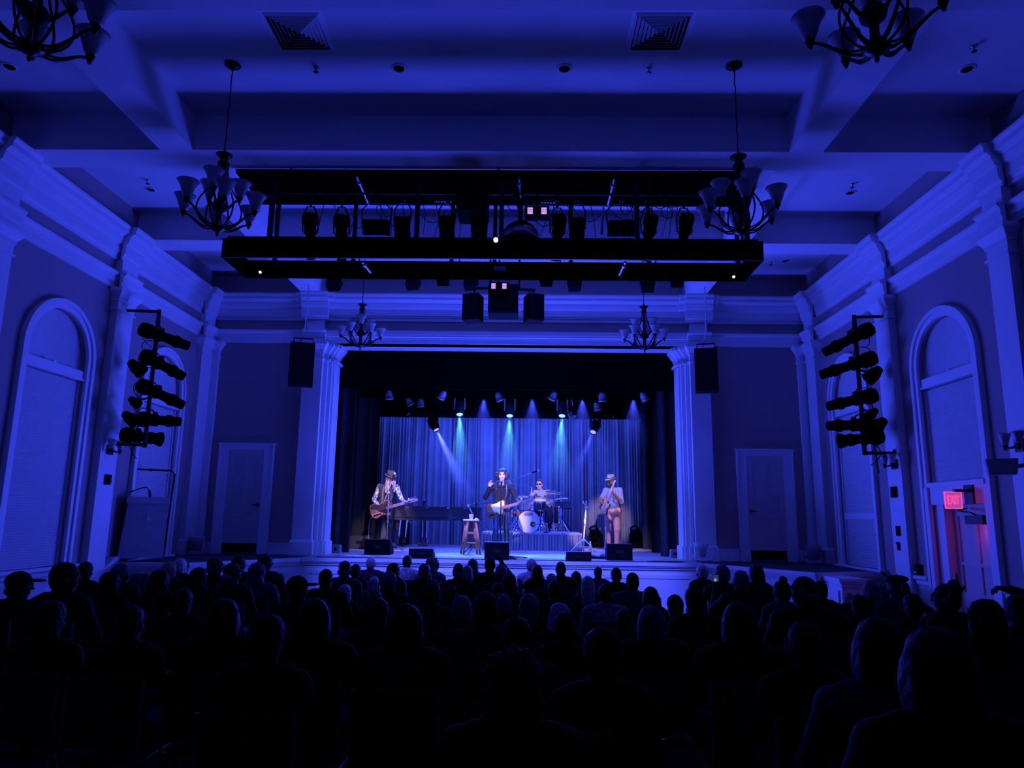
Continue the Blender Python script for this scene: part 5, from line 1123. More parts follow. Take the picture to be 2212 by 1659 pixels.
# ---- microphones
def mic_stand(name, label, x, y, z0, top, boom=None, leg=.32, m=BLACKM, mic=True, a0=.9, base='tri'):
    t = thing(name, label, 'microphone', (x, y, z0)); b = B()
    if base == 'tri': stand(b, 0, 0, 0, top-z0, .012, leg, 3, a0, .26)
    else: b.lathe([(.13, 0), (.13, .02), (.02, .04)], n=18); b.cyl((0, 0, .03), (0, 0, top-z0), .012)
    b.obj('stand', m, t)
    if boom:
        p0, p1 = [Vector(q)-Vector((x, y, z0)) for q in boom]; b = B(); b.cyl(p0, p1, .010, n=8); b.rbox((0, 0, top-z0), (.04, .05, .05)); b.obj('boom_arm', m, t); end, d = p1, (p1-p0).normalized()
    else: end, d = Vector((0, 0, top-z0)), Vector((0, .5, .5))
    if mic:
        b = B(); b.lathe([(.012, -.02), (.016, .02), (.022, .12), (.022, .125)], end, d, n=12); b.obj('microphone_body', BLACKP, t, True)
        b = B(); b.lathe([(.023, .125), (.029, .14), (.029, .165), (.018, .185), (.002, .19)], end, d, n=12); b.obj('microphone_grille', STEEL, t, True)
    return t
p = at(1083, 1046, Y=15.26); mic_stand('microphone_stand', "straight microphone stand in front of the singer's mouth", p.x, 15.22, ZS, p.z-.04, base='round')
q0, q1 = at(834, 1072, Y=15.45), at(847, 1038, Y=15.5); p = at(838, 1064, Y=15.45); mic_stand('microphone_stand', 'boom microphone stand in front of the guitarist in the hat', p.x+.03, 15.4, ZS, p.z, (q0+Vector((-.03, 0, -.1)), q1), .36, GREYP, a0=.3)
q0, q1 = at(1078, 1083, Y=15.0), at(1010, 1091, Y=15.0); p = at(1029, 1089, Y=15.0); mic_stand('microphone_stand', 'boom microphone stand beside the wooden stool', p.x, 15.0, ZS, p.z, (q0, q1), .36, mic=False, a0=.2)
t = thing('hanging_microphone', 'slim microphone hanging down from the boom over the stool', 'microphone', q1); b = B(); d = at(1020, 1108, Y=15.0)-q1; b.lathe([(.014, 0), (.02, .03), (.012, .05), (.016, d.length*.5), (.016, d.length)], d=d, n=10); b.obj('body', STEEL, t, True)
q0, q1 = at(1094, 1041, Y=17.55), at(1150, 1021, Y=17.6); p = at(1100, 1039, Y=17.55); mic_stand('microphone_stand', 'overhead drum microphone on a rising boom behind the singer', p.x, 17.55, ZR, p.z, (q0, q1), .3, mat('teal_lit_metal', (.45, .55, .5), .35, .6), a0=1.6)  # teal lamp light put into the colour of the stand
p = at(914, 1090, Y=18.4); mic_stand('microphone_stand', 'dark microphone on a stand behind the black piano', p.x, 18.5, ZS, p.z, base='round')

# ---- pale instrument stand
p = at(1266, 1096, Y=16.3); q = at(1261, 1166, Y=16.3); t = thing('instrument_stand', 'white tripod instrument stand between the drum riser and the bass player', 'stand', (q.x, 16.3, ZS)); WS = mat('white_stand_enamel', (.85, .86, .86), .4)
top = p-Vector((q.x, 16.3, ZS)); b = B(); b.tube([(0, 0, .1), (0, 0, .3), tuple(top*.62+Vector((0, 0, .1))), tuple(top)], .018, 8); m_ = top*.55+Vector((0, 0, .1)); b.cyl(m_-Vector((0, 0, .05)), m_+Vector((0, 0, .08)), .026); b.obj('pole', WS, t, True)
for x, y in ((-.30, -.12), (.24, -.14), (.02, .30)): b = B(); b.tube([(0, 0, .29), (x*.5, y*.5, .17), (x, y, .012)], .014, 6); b.obj('leg', WS, t, True)
b = B(); b.cyl((-.14, -.06, .12), (.12, -.06, .12), .008); b.obj('brace', WS, t)
b = B(); b.tube([top, top+Vector((-.005, -.02, .05)), top+Vector((-.06, -.06, .09)), top+Vector((-.075, -.1, .14))], .014, 6); b.tube([top+Vector((-.005, -.02, .05)), top+Vector((.0, -.06, .09)), top+Vector((-.01, -.1, .13))], .014, 6); b.rbox(top+Vector((0, 0, .0)), (.05, .05, .09)); b.obj('neck_hook', WS, t, True)

# ---- stool with a cup
p = at(1016, 1197, Y=14.75); ST = Vector((p.x, 14.75, ZS)); t = thing('wooden_stool', 'four-legged wooden bar stool with two rows of rungs, beside the centre monitor', 'stool', ST); hs = at(1016, 1122, Y=14.75).z-ZS
b = B(); b.lathe([(.001, hs-.035), (.155, hs-.035), (.165, hs-.02), (.165, hs-.005), (.155, hs), (.001, hs)], n=24); b.obj('seat', mat('pale_stool_seat', (.62, .5, .45), .4), t, True)
cn = []
for k in range(4):
    a = PI/4+k*PI/2+.25; u = Vector((math.cos(a), math.sin(a), 0)); b = B(); b.cyl(u*.11+Vector((0, 0, hs-.035)), u*.24, .026, .022, n=10); b.obj('leg', WOODS, t, True); cn.append(u)
for k in range(4):
    for h in (.22, .42): a, c = cn[k], cn[(k+1) % 4]; r = .23-(.12*(h+.03*(k % 2))/hs); b = B(); b.cyl(a*r+Vector((0, 0, h+.03*(k % 2))), c*r+Vector((0, 0, h+.03*(k % 2))), .015, n=8); b.obj('rung', WOODS, t, True)
p = at(1018, 1121, Y=14.75); t = thing('paper_cup', 'white cup standing on the wooden stool', 'cup', Vector((p.x, 14.73, ZS+hs))); b = B(); b.lathe([(.001, 0), (.036, 0), (.048, .105), (.050, .108), (.045, .105), (.034, .01), (.001, .01)], n=18); b.obj('cup', mat('white_paper', (.85, .85, .85), .6), t, True)
p = at(1029, 1121, Y=14.72); t = thing('folded_cloth', 'small white folded cloth on the stool edge beside the cup', 'cloth', Vector((p.x, 14.74, ZS+hs))); b = B(); b.box(-.035, -.03, 0, .03, .03, .018); b.box(-.03, -.032, .018, .025, .025, .03); b.obj('fold', mat('white_cloth', (.8, .8, .8), .9), t, bev=.008)

# ---- floor monitors
def wedge(label, x0, x1, top, bot, Y, dep=.38, m=BLACKP, rz=0):
    a, c = at(x0, bot, Y=Y), at(x1, bot, Y=Y); h = at((x0+x1)/2, top, Y=Y).z-ZS; w = c.x-a.x
    t = thing('floor_monitor', label, 'loudspeaker', ((a.x+c.x)/2, Y+dep/2, ZS), rz, 'wedge monitors'); d = dep/2
    prof = [(-d, 0), (-d, h*.92), (-d+.03, h), (-d+.10, h), (d, h*.30), (d-.02, 0)]
    b = B(); b.prism(prof, -w/2, w/2, lambda y, z, q: (q, y, z)); b.obj('cabinet', m, t, bev=.01)
    n_ = Vector((0, h*.7, dep-.1)).normalized(); b = B(); vs = [(s*(w/2-.02), y, z) for s in (-1, 1) for y, z in ((-d+.115, h*.985), (d-.012, h*.34))]
    b.add([Vector(v)+n_*.006 for v in vs], [(0, 1, 3, 2)]); b.obj('front_grille', GRILLE, t)
    b = B(); b.box(-.07, -d-.006, h*.42, .07, -d-.0005, h*.62); b.obj('handle_recess', mat('deep_black', (.004, .004, .004), .9), t)
    b = B(); b.box(-w/2+.004, -d+.0, h-.004, w/2-.004, -d+.10, h+.003); b.obj('top_edge', mat('lit_black_edge', (.10, .10, .11), .4), t)  # paler strip paints the light caught along the top edge
wedge('grey monitor box at the back beside the left leg curtain', 750, 800, 1157, 1186, 16.2, .45, mat('grey_monitor_case', (.06, .06, .07), .6))
wedge('black wedge monitor in front of the guitarist in the hat', 786, 842, 1165, 1199, 14.05, .42)
wedge('low black wedge monitor at the stage edge in front of the piano', 882, 934, 1185, 1208, 13.05, .42)
wedge('tall square black monitor in front of the singer', 1046, 1099, 1171, 1211, 12.93, .42)
wedge('low black wedge monitor at the stage edge below the white stand', 1224, 1278, 1192, 1215, 12.88, .38)
wedge('black wedge monitor in front of the bass player', 1312, 1367, 1175, 1211, 13.35, .42)

# ---- grand piano
pn = thing('grand_piano', 'long glossy black grand piano with closed lid behind the guitarist', 'piano', (-2.1, 17.4, ZS))
ol = [(-3.2, 16.72), (-1.9, 16.72), (-1.45, 16.80), (-1.15, 16.98), (-1.0, 17.22), (-1.05, 17.5), (-1.3, 17.72), (-1.75, 17.88), (-2.2, 18.05), (-2.7, 18.15), (-3.2, 18.15)]
zt = at(950, 1094, Y=16.72).z; zb = at(950, 1124, Y=16.72).z; f = lambda a, c, d: (a, c, d)
b = B(); b.prism(ol, zb, zt-.03, f); smooth_by_angle(b.obj('case', PIANO, pn, world=True), 40)
b = B(); b.prism([(x+(x+2.1)*.012, y+(y-17.4)*.02) for x, y in ol], zt-.03, zt, f); b.obj('lid', PIANO, pn, bev=.006, world=True)
b = B(); b.prism([(x+(x+2.1)*.006, y+(y-17.4)*.012) for x, y in ol], zb+.05, zb+.062, f); b.prism([(x+(x+2.1)*.006, y+(y-17.4)*.012) for x, y in ol], zb-.004, zb+.006, f); b.obj('rim_moulding', mat('polished_black', (.03, .03, .035), .08, spec=.8), pn, world=True)
for x in (.1, .62, 1.55):
    pass
for px_ in (880, 922, 968, 1005):
    q = at(px_, 1096, Y=16.7); b = B(); b.cyl((q.x-.03, 16.715, zt-.035), (q.x+.03, 16.715, zt-.035), .009, n=8); b.obj('lid_hinge', STEEL, pn, world=True)
b = B(); b.box(-3.42, 16.8, zb+.02, -3.2, 18.08, zb+.14); b.obj('keyslip', PIANO, pn, world=True)
b = B(); b.box(-3.38, 16.9, zb+.14, -3.22, 17.98, zb+.16); b.obj('white_keys', mat('ivory_keys', (.7, .69, .66), .3), pn, world=True)
b = B()
for k in range(36):
    if k % 7 not in (2, 6): b.box(-3.31, 16.92+k*.029, zb+.16, -3.22, 16.935+k*.029, zb+.172)
b.obj('black_keys', BLACKP, pn, world=True)
for x, y in ((-2.98, 16.95), (-2.98, 17.9), (-1.25, 17.3), ):
    b = B(); b.frus(x-.05, y-.05, ZS+.1, x+.05, y+.05, x-.085, y-.085, zb, x+.085, y+.085); b.box(x-.06, y-.06, ZS+.09, x+.06, y+.06, ZS+.12); b.cyl((x-.02, y, ZS+.035), (x+.02, y, ZS+.035), .035); b.cyl((x, y, ZS+.05), (x, y, ZS+.1), .02); b.obj('leg', PIANO, pn, world=True)
q = at(914, 1130, Y=17.2); b = B(); b.box(q.x-.07, 17.3, ZS+.1, q.x-.03, 17.36, zb); b.box(q.x+.03, 17.3, ZS+.1, q.x+.07, 17.36, zb); b.box(q.x-.12, 17.2, ZS+.06, q.x+.12, 17.4, ZS+.12); b.obj('pedal_lyre', PIANO, pn, world=True)
b = B()
for k in (-.06, 0, .06): b.box(q.x-.22, 17.3+k-.015, ZS+.05, q.x-.12, 17.3+k+.015, ZS+.065)
b.obj('pedals', mat('brass', (.6, .42, .18), .25, .9), pn, world=True)
# ---- amplifiers
def amp(label, x0, x1, top, bot, Y, dep=.3):
    a, c = at(x0, bot, Y=Y), at(x1, bot, Y=Y); h = at(x0, top, Y=Y).z-ZS; w = c.x-a.x; t = thing('guitar_amplifier', label, 'amplifier', ((a.x+c.x)/2, Y+dep/2, ZS))
    b = B(); b.box(-w/2, -dep/2, .02, w/2, dep/2, h); b.obj('cabinet', BLACKP, t, bev=.015)
    b = B(); b.box(-w/2+.03, -dep/2-.008, .05, w/2-.03, -dep/2, h*.72); b.obj('speaker_cloth', GRILLE, t)
    b = B(); b.box(-w/2+.03, -dep/2-.006, h*.76, w/2-.03, -dep/2, h*.94); b.obj('control_panel', mat('grey_panel', (.14, .14, .16), .4), t)
    b = B(); [b.cyl((-w/2+.06+k*(w-.12)/6, -dep/2-.006, h*.85), (-w/2+.06+k*(w-.12)/6, -dep/2-.022, h*.85), .010, n=8) for k in range(7)]; b.obj('knobs', STEEL, t)
    b = B(); b.tube([(-.1, 0, h), (-.08, 0, h+.03), (.08, 0, h+.03), (.1, 0, h)], .012, 6); b.obj('handle', RUBBER, t)
amp('dark guitar amplifier standing behind the guitarist in the hat', 848, 880, 1128, 1178, 18.45)
# ---- lights standing on the stage floor and hung above it
def moving_head(label, lens, d, hang_z=None, glow=None, case=BLACKP, s=1.0, group=None, floor=False):
    lens = Vector(lens); d = Vector(d).normalized(); piv = lens-d*.19*s
    base = Vector((piv.x, piv.y, ZS)) if floor else Vector((piv.x, piv.y, hang_z)); up = 1 if floor else -1
    t = thing('moving_head_light', label, 'stage light', base, group=group); o = lambda v: Vector(v)-base
    b = B(); M = Matrix.Translation(o(piv)) @ aim_matrix((0, 0, 0), d); q = s
    b.lathe([(.06*q, -.17*q), (.105*q, -.13*q), (.12*q, -.02*q), (.115*q, .06*q), (.085*q, .16*q), (.09*q, .19*q), (.075*q, .19*q), (.07*q, .17*q)], d=(0, 1, 0), n=18); b.xf(M).obj('head', case, t, True)
    b = B(); b.lathe([(.072*q, .175*q), (.03*q, .186*q), (.001, .188*q)], d=(0, 1, 0), n=18); b.xf(M).obj('front_lens', glow or mat('dim_lens', (.08, .08, .1), .1), t, True)
    h = d.cross(Vector((0, 0, 1))); h.z = 0; h = h.normalized() if h.length > .05 else Vector((1, 0, 0)); b = B()
    for k in (-1, 1):
        p0 = o(piv)+h*k*.135*s; p1 = Vector((0, 0, up*.13*s))+h*k*.10*s
        sd = Matrix.Rotation(math.atan2(h.y, h.x), 3, 'Z'); c = (p0+p1)/2; L = (p0-p1).length+.06*s
        b.frus(-.018*s, -.05*s, -L/2, .018*s, .05*s, -.018*s, -.03*s, L/2, .018*s, .03*s) if False else b.rbox(c, (.034*s, .09*s, L), sd)
    b.rbox(Vector((0, 0, up*.13*s)), (.23*s, .1*s, .05*s), Matrix.Rotation(math.atan2(h.y, h.x), 3, 'Z')); b.obj('yoke', mat('grey_yoke', (.5, .5, .55), .4) if case is not BLACKP else case, t, bev=.01)
    b = B(); b.box(-.14*s, -.1*s, up*.0, .14*s, .1*s, up*.10*s); b.obj('base', BLACKP, t, bev=.012)
    return t
TEAL = mat('teal_lamp_glow', (.5, .8, .8), .3, emit=(.30, .95, .88), estr=1.6); COOL = mat('pale_blue_lamp_glow', (.5, .5, .8), .3, emit=(.42, .42, 1.0), estr=1.0)
p1, p2 = at(1285, 1150, Y=19.0), at(1373, 1145, Y=19.0)
moving_head('moving head lamp on the stage floor behind the bass player, toward the drums', at(1281, 1140, Y=18.9), (-.35, -.45, .8), None, None, BLACKP, 1.3, 'floor moving heads', True)
moving_head('moving head lamp on the stage floor behind the bass player, by the right leg curtain', at(1370, 1140, Y=18.9), (-.25, -.45, .85), None, None, BLACKP, 1.3, 'floor moving heads', True)
rig = []
for y, z, nm in ((15.05, 4.80, 'front'), (16.3, 4.86, 'middle'), (17.5, 4.86, 'rear')):
    t = thing('lighting_pipe', 'black lighting pipe over the stage, %s one of three' % nm, 'pipe', (XM, y, z)); b = B(); b.cyl((-4.2, y, z), (3.4, y, z), .025, n=8)
    for x in (-3.4, -.4, 2.6): b.cyl((x, y, z), (x, y, 6.9), .008, n=5)
    b.obj('tube', BLACKM, t, world=True)
GM = 'moving heads above the stage'
hd = {}
for px_, py_, lab, d in ((993, 896, 'moving head with teal lens over the piano, left of three', (.10, -.5, -1)), (1101, 899, 'moving head with teal lens above the singer, middle of three', (0, -.5, -1)), (1214, 899, 'moving head with teal lens above the drum kit side, right of three', (-.10, -.5, -1))):
    p = at(px_, py_, Y=16.15); hd[px_] = (p, Vector(d)); moving_head(lab, p, d, 4.83, TEAL, mat('blue_grey_case', (.10, .10, .12), .4), 1.0, GM)
for px_, py_, lab, d in ((943, 929, 'black moving head with white lens and a strong blue beam', (.55, -.35, -1)), (1281, 934, 'black moving head with white lens above the bass player', (-.35, -.6, -.9))):
    p = at(px_, py_, Y=17.4); hd[px_] = (p, Vector(d)); moving_head(lab, p, d, 4.80, COOL, BLACKP, 1.05, GM)
GP = 'can lights above the stage'
for px_, py_, Y, d, sh, lab in ((840, 844, 15.05, (.1, .2, -1), 1, 'chrome can light under the valance at far left over the hat'), (956, 843, 15.05, (-.5, .4, -.8), 1, 'tilted can light under the valance left of the middle'),
        (1078, 847, 15.05, (.4, .3, -1), 1, 'can light under the valance directly over the singer'), (1195, 845, 15.05, (-.5, .4, -.9), 1, 'tilted can light under the valance right of the middle'),
        (1301, 848, 15.05, (.1, .3, -1), 1, 'chrome can light under the valance over the bass player'), (1391, 847, 15.05, (.5, .2, -.9), 1, 'bright can light under the valance at far right'),
        (755, 846, 15.05, (-.7, .3, -.7), 0, 'dark can light under the valance at the left arch jamb'),
        (883, 863, 16.3, (.5, .3, -.9), 1, 'small tilted can light on the middle pipe, left end'), (908, 866, 16.3, (.05, .2, -1), 1, 'chrome can light on the middle pipe beside the small tilted one'),
        (1290, 873, 16.3, (.3, .3, -1), 1, 'can light on the middle pipe over the bass player'), (1233, 891, 17.5, (.4, -.3, -.8), 1, 'small chrome can light beside the right teal moving head'),
        (880, 887, 17.5, (.6, -.4, -.7), 0, 'dark can light on the rear pipe, left end'), (1322, 891, 17.5, (.4, -.4, -.7), 0, 'dark can light on the rear pipe, right end')):
    p = at(px_, py_+(9 if Y < 15.5 else 4), Y=Y); par_can(lab, p, d, GP, .085, .20, (p.x, Y, 4.82 if Y < 16 else 4.86), bool(sh))

# ---- small things on the stage floor
def cable(label, pts, m=RUBBER, r=.007, cat='cable'):
    t = thing('stage_cable', label, cat, pts[0]); p0 = Vector(pts[0]); sm = []
    P_ = [Vector(p)-p0 for p in pts]; P_ = [P_[0]]+P_+[P_[-1]]
    for i in range(1, len(P_)-2):
        for j in range(6):
            u = j/6; sm.append(.5*((2*P_[i])+(-P_[i-1]+P_[i+1])*u+(2*P_[i-1]-5*P_[i]+4*P_[i+1]-P_[i+2])*u*u+(-P_[i-1]+3*P_[i]-3*P_[i+1]+P_[i+2])*u**3))
    b = B(); b.tube(sm+[P_[-2]], r, 5); b.obj('cord', m, t, True)
z = ZS+.008
cable('black cables running along the stage front edge', [(-3.7, 12.98, z), (-2.9, 13.02, z), (-2.2, 12.96, z), (-1.5, 13.0, z), (-.9, 12.95, z), (.4, 12.98, z), (1.2, 12.94, z), (2.6, 13.0, z)])
r = random.Random(9); c = at(1105, 1206, Z=ZS)
cable('tangle of black cable on the floor beside the centre monitor', [(c.x-.1+.5*math.sin(k*1.3)*r.uniform(.3, 1), 13.3+.25*math.cos(k*2.1)*r.uniform(.3, 1), z+(.05 if k == 5 else .002*k)) for k in range(16)])
cable('pale cable hanging from the guitar of the guitarist in the hat', [gs0 for gs0 in (tuple(S1+Vector((-.17, -.2, .72))), tuple(S1+Vector((-.28, -.15, .64))), tuple(S1+Vector((-.30, -.08, .3))), tuple(S1+Vector((-.28, -.1, .01))), tuple(S1+Vector((.1, -.6, .01))))], mat('pale_cable', (.5, .5, .55), .5), .006)
cable('pale cable curving down from the bass guitar to the pedals', [tuple(S2+Vector((-.2, -.3, .55))), tuple(S2+Vector((-.22, -.35, .2))), tuple(S2+Vector((-.3, -.9, .012))), tuple(S2+Vector((-.42, -2.2, .012)))], mat('pale_cable', (.5, .5, .55), .5), .006)
cable('black cable loops near the right end of the stage edge', [(2.2, 13.1, z), (2.5, 13.2, z), (2.8, 13.05, z), (2.6, 12.95, z), (2.4, 13.05, z+.004), (2.9, 13.15, z)])
for i, (px_, lab) in enumerate(((1298, 'pedal board with small boxes on the floor beside the bass monitor'),)):
    p = at(px_, 1205, Z=ZS); t = thing('pedal_board', lab, 'effect pedals', (p.x, 13.85, ZS)); b = B(); b.box(-.24, -.12, .01, .24, .12, .04); b.obj('board', BLACKP, t)
    for k in range(5): b = B(); b.box(-.22+k*.09, -.08, .04, -.15+k*.09, .05, .085); b.cyl((-.185+k*.09, -.05, .085), (-.185+k*.09, -.05, .1), .012); b.obj('pedal', (STEEL, WHITEP, mat('blue_pedal', (.05, .1, .4), .4), STEEL, GREYP)[k], t, bev=.006)
for k, (x, y, rz, lab) in enumerate(((-3.0, 13.55, .2, 'white set list sheet on the floor left of the front monitor'), (-3.25, 13.7, -.3, 'second white paper sheet on the floor by the left arch jamb'))):
    t = thing('paper_sheet', lab, 'paper', (x, y, ZS+.002), rz); b = B(); b.box(-.14, -.105, 0, .14, .105, .003); b.obj('sheet', mat('white_paper', (.85, .85, .85), .6), t)
p = at(1275, 1180, Y=17.0); t = thing('water_bottle', 'small clear water bottle behind the white instrument stand', 'bottle', (p.x, 17.0, ZS)); b = B(); b.lathe([(.001, 0), (.03, 0), (.032, .02), (.03, .09), (.032, .14), (.014, .18), (.014, .2), (.001, .2)], n=14); b.obj('bottle', mat('clear_plastic', (.75, .75, .8), .1, trans=.6), t, True); b = B(); b.lathe([(.016, .195), (.016, .215), (.001, .216)], n=10); b.obj('cap', WHITEP, t)
for s, px_ in ((-1, 728), (1, 1456)):
    p = at(px_, 1186, Y=14.6); t = thing('cable_box', 'small dark stage box at the foot of the %s front leg curtain' % ('left' if s < 0 else 'right'), 'box', (p.x, 14.55, ZS)); b = B(); b.frus(-.1, -.1, 0, .1, .1, -.08, -.08, .16, .08, .08); b.obj('case', GREYP, t, bev=.01)
    b = B(); b.cyl((0, -.085, .08), (0, -.1, .08), .03, n=12); b.obj('socket', BLACKP, t)

# ---- haze, lit only where the beams cross it
def haze(label, p, d, L, r0, r1, dens, power, color, spot, soft=.03):
    d = Vector(d).normalized(); p = Vector(p)+d*.03; n = 20; o = aim_matrix(p, d)
    b = B(); b.lathe([(r0, 0), (r0+(r1-r0)*.5, L*.5), (r1, L)], d=(0, 1, 0), n=n); h = b.obj('beam_haze', [], None, True); h.matrix_world = o
    m = bpy.data.materials.new('thin_haze'); m.use_nodes = True; nt = m.node_tree; nt.nodes.clear()
    out = nt.nodes.new('ShaderNodeOutputMaterial'); v = nt.nodes.new('ShaderNodeVolumeScatter'); v.inputs['Color'].default_value = (.9, .92, 1, 1); v.inputs['Anisotropy'].default_value = .2
    tc = nt.nodes.new('ShaderNodeTexCoord'); sp = nt.nodes.new('ShaderNodeSeparateXYZ'); mr = nt.nodes.new('ShaderNodeMapRange'); mr.inputs['From Max'].default_value = L; mr.inputs['To Min'].default_value = dens; mr.inputs['To Max'].default_value = 0.0
    L_ = nt.links.new; L_(tc.outputs['Object'], sp.inputs[0]); L_(sp.outputs['Y'], mr.inputs['Value'])
    def mth(op, a, c=None):
        q = nt.nodes.new('ShaderNodeMath'); q.operation = op; q.use_clamp = op == 'SUBTRACT'
        for i, x in enumerate((a, c)):
            if x is None: continue
            if isinstance(x, (int, float)): q.inputs[i].default_value = x
            else: L_(x, q.inputs[i])
        return q.outputs[0]
    rad = mth('SQRT', mth('ADD', mth('POWER', sp.outputs['X'], 2.0), mth('POWER', sp.outputs['Z'], 2.0)))
    edge = mth('SUBTRACT', 1.0, mth('DIVIDE', rad, mth('ADD', mth('MULTIPLY', sp.outputs['Y'], (r1-r0)/L), r0)))
    L_(mth('MULTIPLY', mth('POWER', edge, .8), mr.outputs[0]), v.inputs['Density']); L_(v.outputs[0], out.inputs['Volume'])
    h.data.materials.append(m); tag(h, label, 'haze'); stuff(h)
    lamp('SPOT', 'beam_lamp', p+d*.02, p+d, power, color, soft, spot=spot, blend=.5)
HZ = True
if HZ:
    p, d = hd[943]; haze('strong blue light beam slanting through haze from the left black moving head', p, (.52, -.15, -1), 2.1, .09, .36, .9, 2400, (.07, .095, 1.0), 17)
    for k, tint in ((993, (.10, .55, .75)), (1101, (.10, .55, .75)), (1214, (.10, .55, .75))):
        p, d = hd[k]; haze({993: 'faint teal beam below the left teal moving head', 1101: 'faint teal beam below the middle teal moving head', 1214: 'faint teal beam below the right teal moving head'}[k], p, (d.x*.8, -.52, -1), 1.8, .09, .48, .26, 900, tint, 26)
    p, d = hd[1281]; haze('faint blue beam slanting left from the black moving head over the bass player', p, (-.45, -.25, -1), 1.9, .09, .34, .4, 600, (.07, .095, 1.0), 17)
    for px_, lab in ((1045, 'soft blue haze cone between the left and middle teal lamps'), (1150, 'soft blue haze cone between the middle and right teal lamps'), (1258, 'soft blue haze cone above the right black moving head'), (1368, 'soft blue haze cone at the right end above the stage')):
        p = at(px_, 858, Y=17.0); haze(lab, p, (0, .05, -1), 1.3, .20, .55, .40, 200, (.05, .07, 1), 50)
# ================================================================ AUDIENCE, seated with their backs to us
HC = A3(0, -.02, 1.19)
def seated(kind, yaw):
    a = math.radians(yaw); hf = (math.sin(a), math.cos(a), -.05); g = {'w': .88, 'b': 1.10}.get(kind, .98)
    J = dict(hip=(0, 0, .555), chest=(0, -.05, .86), neck=(0, -.045, 1.045), head=HC, shL=(-.185*g, -.05, .985), shR=(.185*g, -.05, .985), elL=(-.25*g, .06, .74), elR=(.25*g, .06, .74), wrL=(-.10, .26, .67), wrR=(.10, .26, .67),
             hiL=(-.1, .02, .53), hiR=(.1, .02, .53), knL=(-.12, .46, .52), knR=(.12, .46, .52), anL=(-.12, .44, .08), anR=(.12, .44, .08))
    hs = [((-.10, .26, .67), (.5, .7, -.15), (0, 0, -1), (1, 0, 0), .4), ((.10, .26, .67), (-.5, .7, -.15), (0, 0, -1), (-1, 0, 0), .4)]
    def arm(s, el, wr, d, n, th, c, pt=False):
        J['el'+s] = el; J['wr'+s] = wr; hs[0 if s == 'L' else 1] = (wr, d, n, th, c, 1.0, pt)
    if kind == 'phone': arm('L', (-.30, .12, .84), (-.215, .27, 1.04), (.1, .1, 1), (0, -1, .1), (1, 0, 0), .7)
    if kind == 'raise': arm('R', (.30, .06, 1.04), (.165, .10, 1.22), (-.1, .1, 1), (-.6, .6, 0), (-1, 0, 0), .9)
    if kind == 'high': arm('R', (.27, .10, 1.10), (.06, .18, 1.28), (-.05, .1, 1), (0, 1, 0), (-1, 0, 0), .25)
    if kind == 'point': arm('L', (-.26, .12, 1.12), (-.05, .2, 1.31), (-.05, .05, 1), (.5, .6, 0), (1, 0, 0), .95, True)
    if kind == 'over': arm('R', (.33, .05, 1.24), (.04, .12, 1.34), (-1, .1, .15), (0, 0, -1), (0, 1, 0), .6)
    P = human(J, (0, 1, 0), g, hf=hf, hands=hs, eyes=False)
    P += [cap((-.12*g, -.06, 1.03), (.12*g, -.06, 1.03), .055, .055, TOP, .04), cap((0, -.055, 1.08), (0, -.05, 1.03), .066, .07, TOP, .02)]
    return P
BODY = {}
def body_mesh(kind, yaw):
    if (kind, yaw) not in BODY:
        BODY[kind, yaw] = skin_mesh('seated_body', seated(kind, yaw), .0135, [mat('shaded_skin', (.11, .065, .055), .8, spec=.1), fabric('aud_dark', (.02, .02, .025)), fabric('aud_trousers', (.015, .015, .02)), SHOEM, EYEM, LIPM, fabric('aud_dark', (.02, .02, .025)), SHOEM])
    return BODY[kind, yaw]
HAIRC = dict(dark=(.005, .004, .004), brown=(.018, .011, .009), grey=(.13, .12, .125), white=(.40, .385, .39), blond=(.26, .19, .14))
HM = {k: mat(k+'_hair', v, .65, noise=.35, nscale=45, bump=.4, bscale=120, spec=.12) for k, v in HAIRC.items()}
HAIR = {}
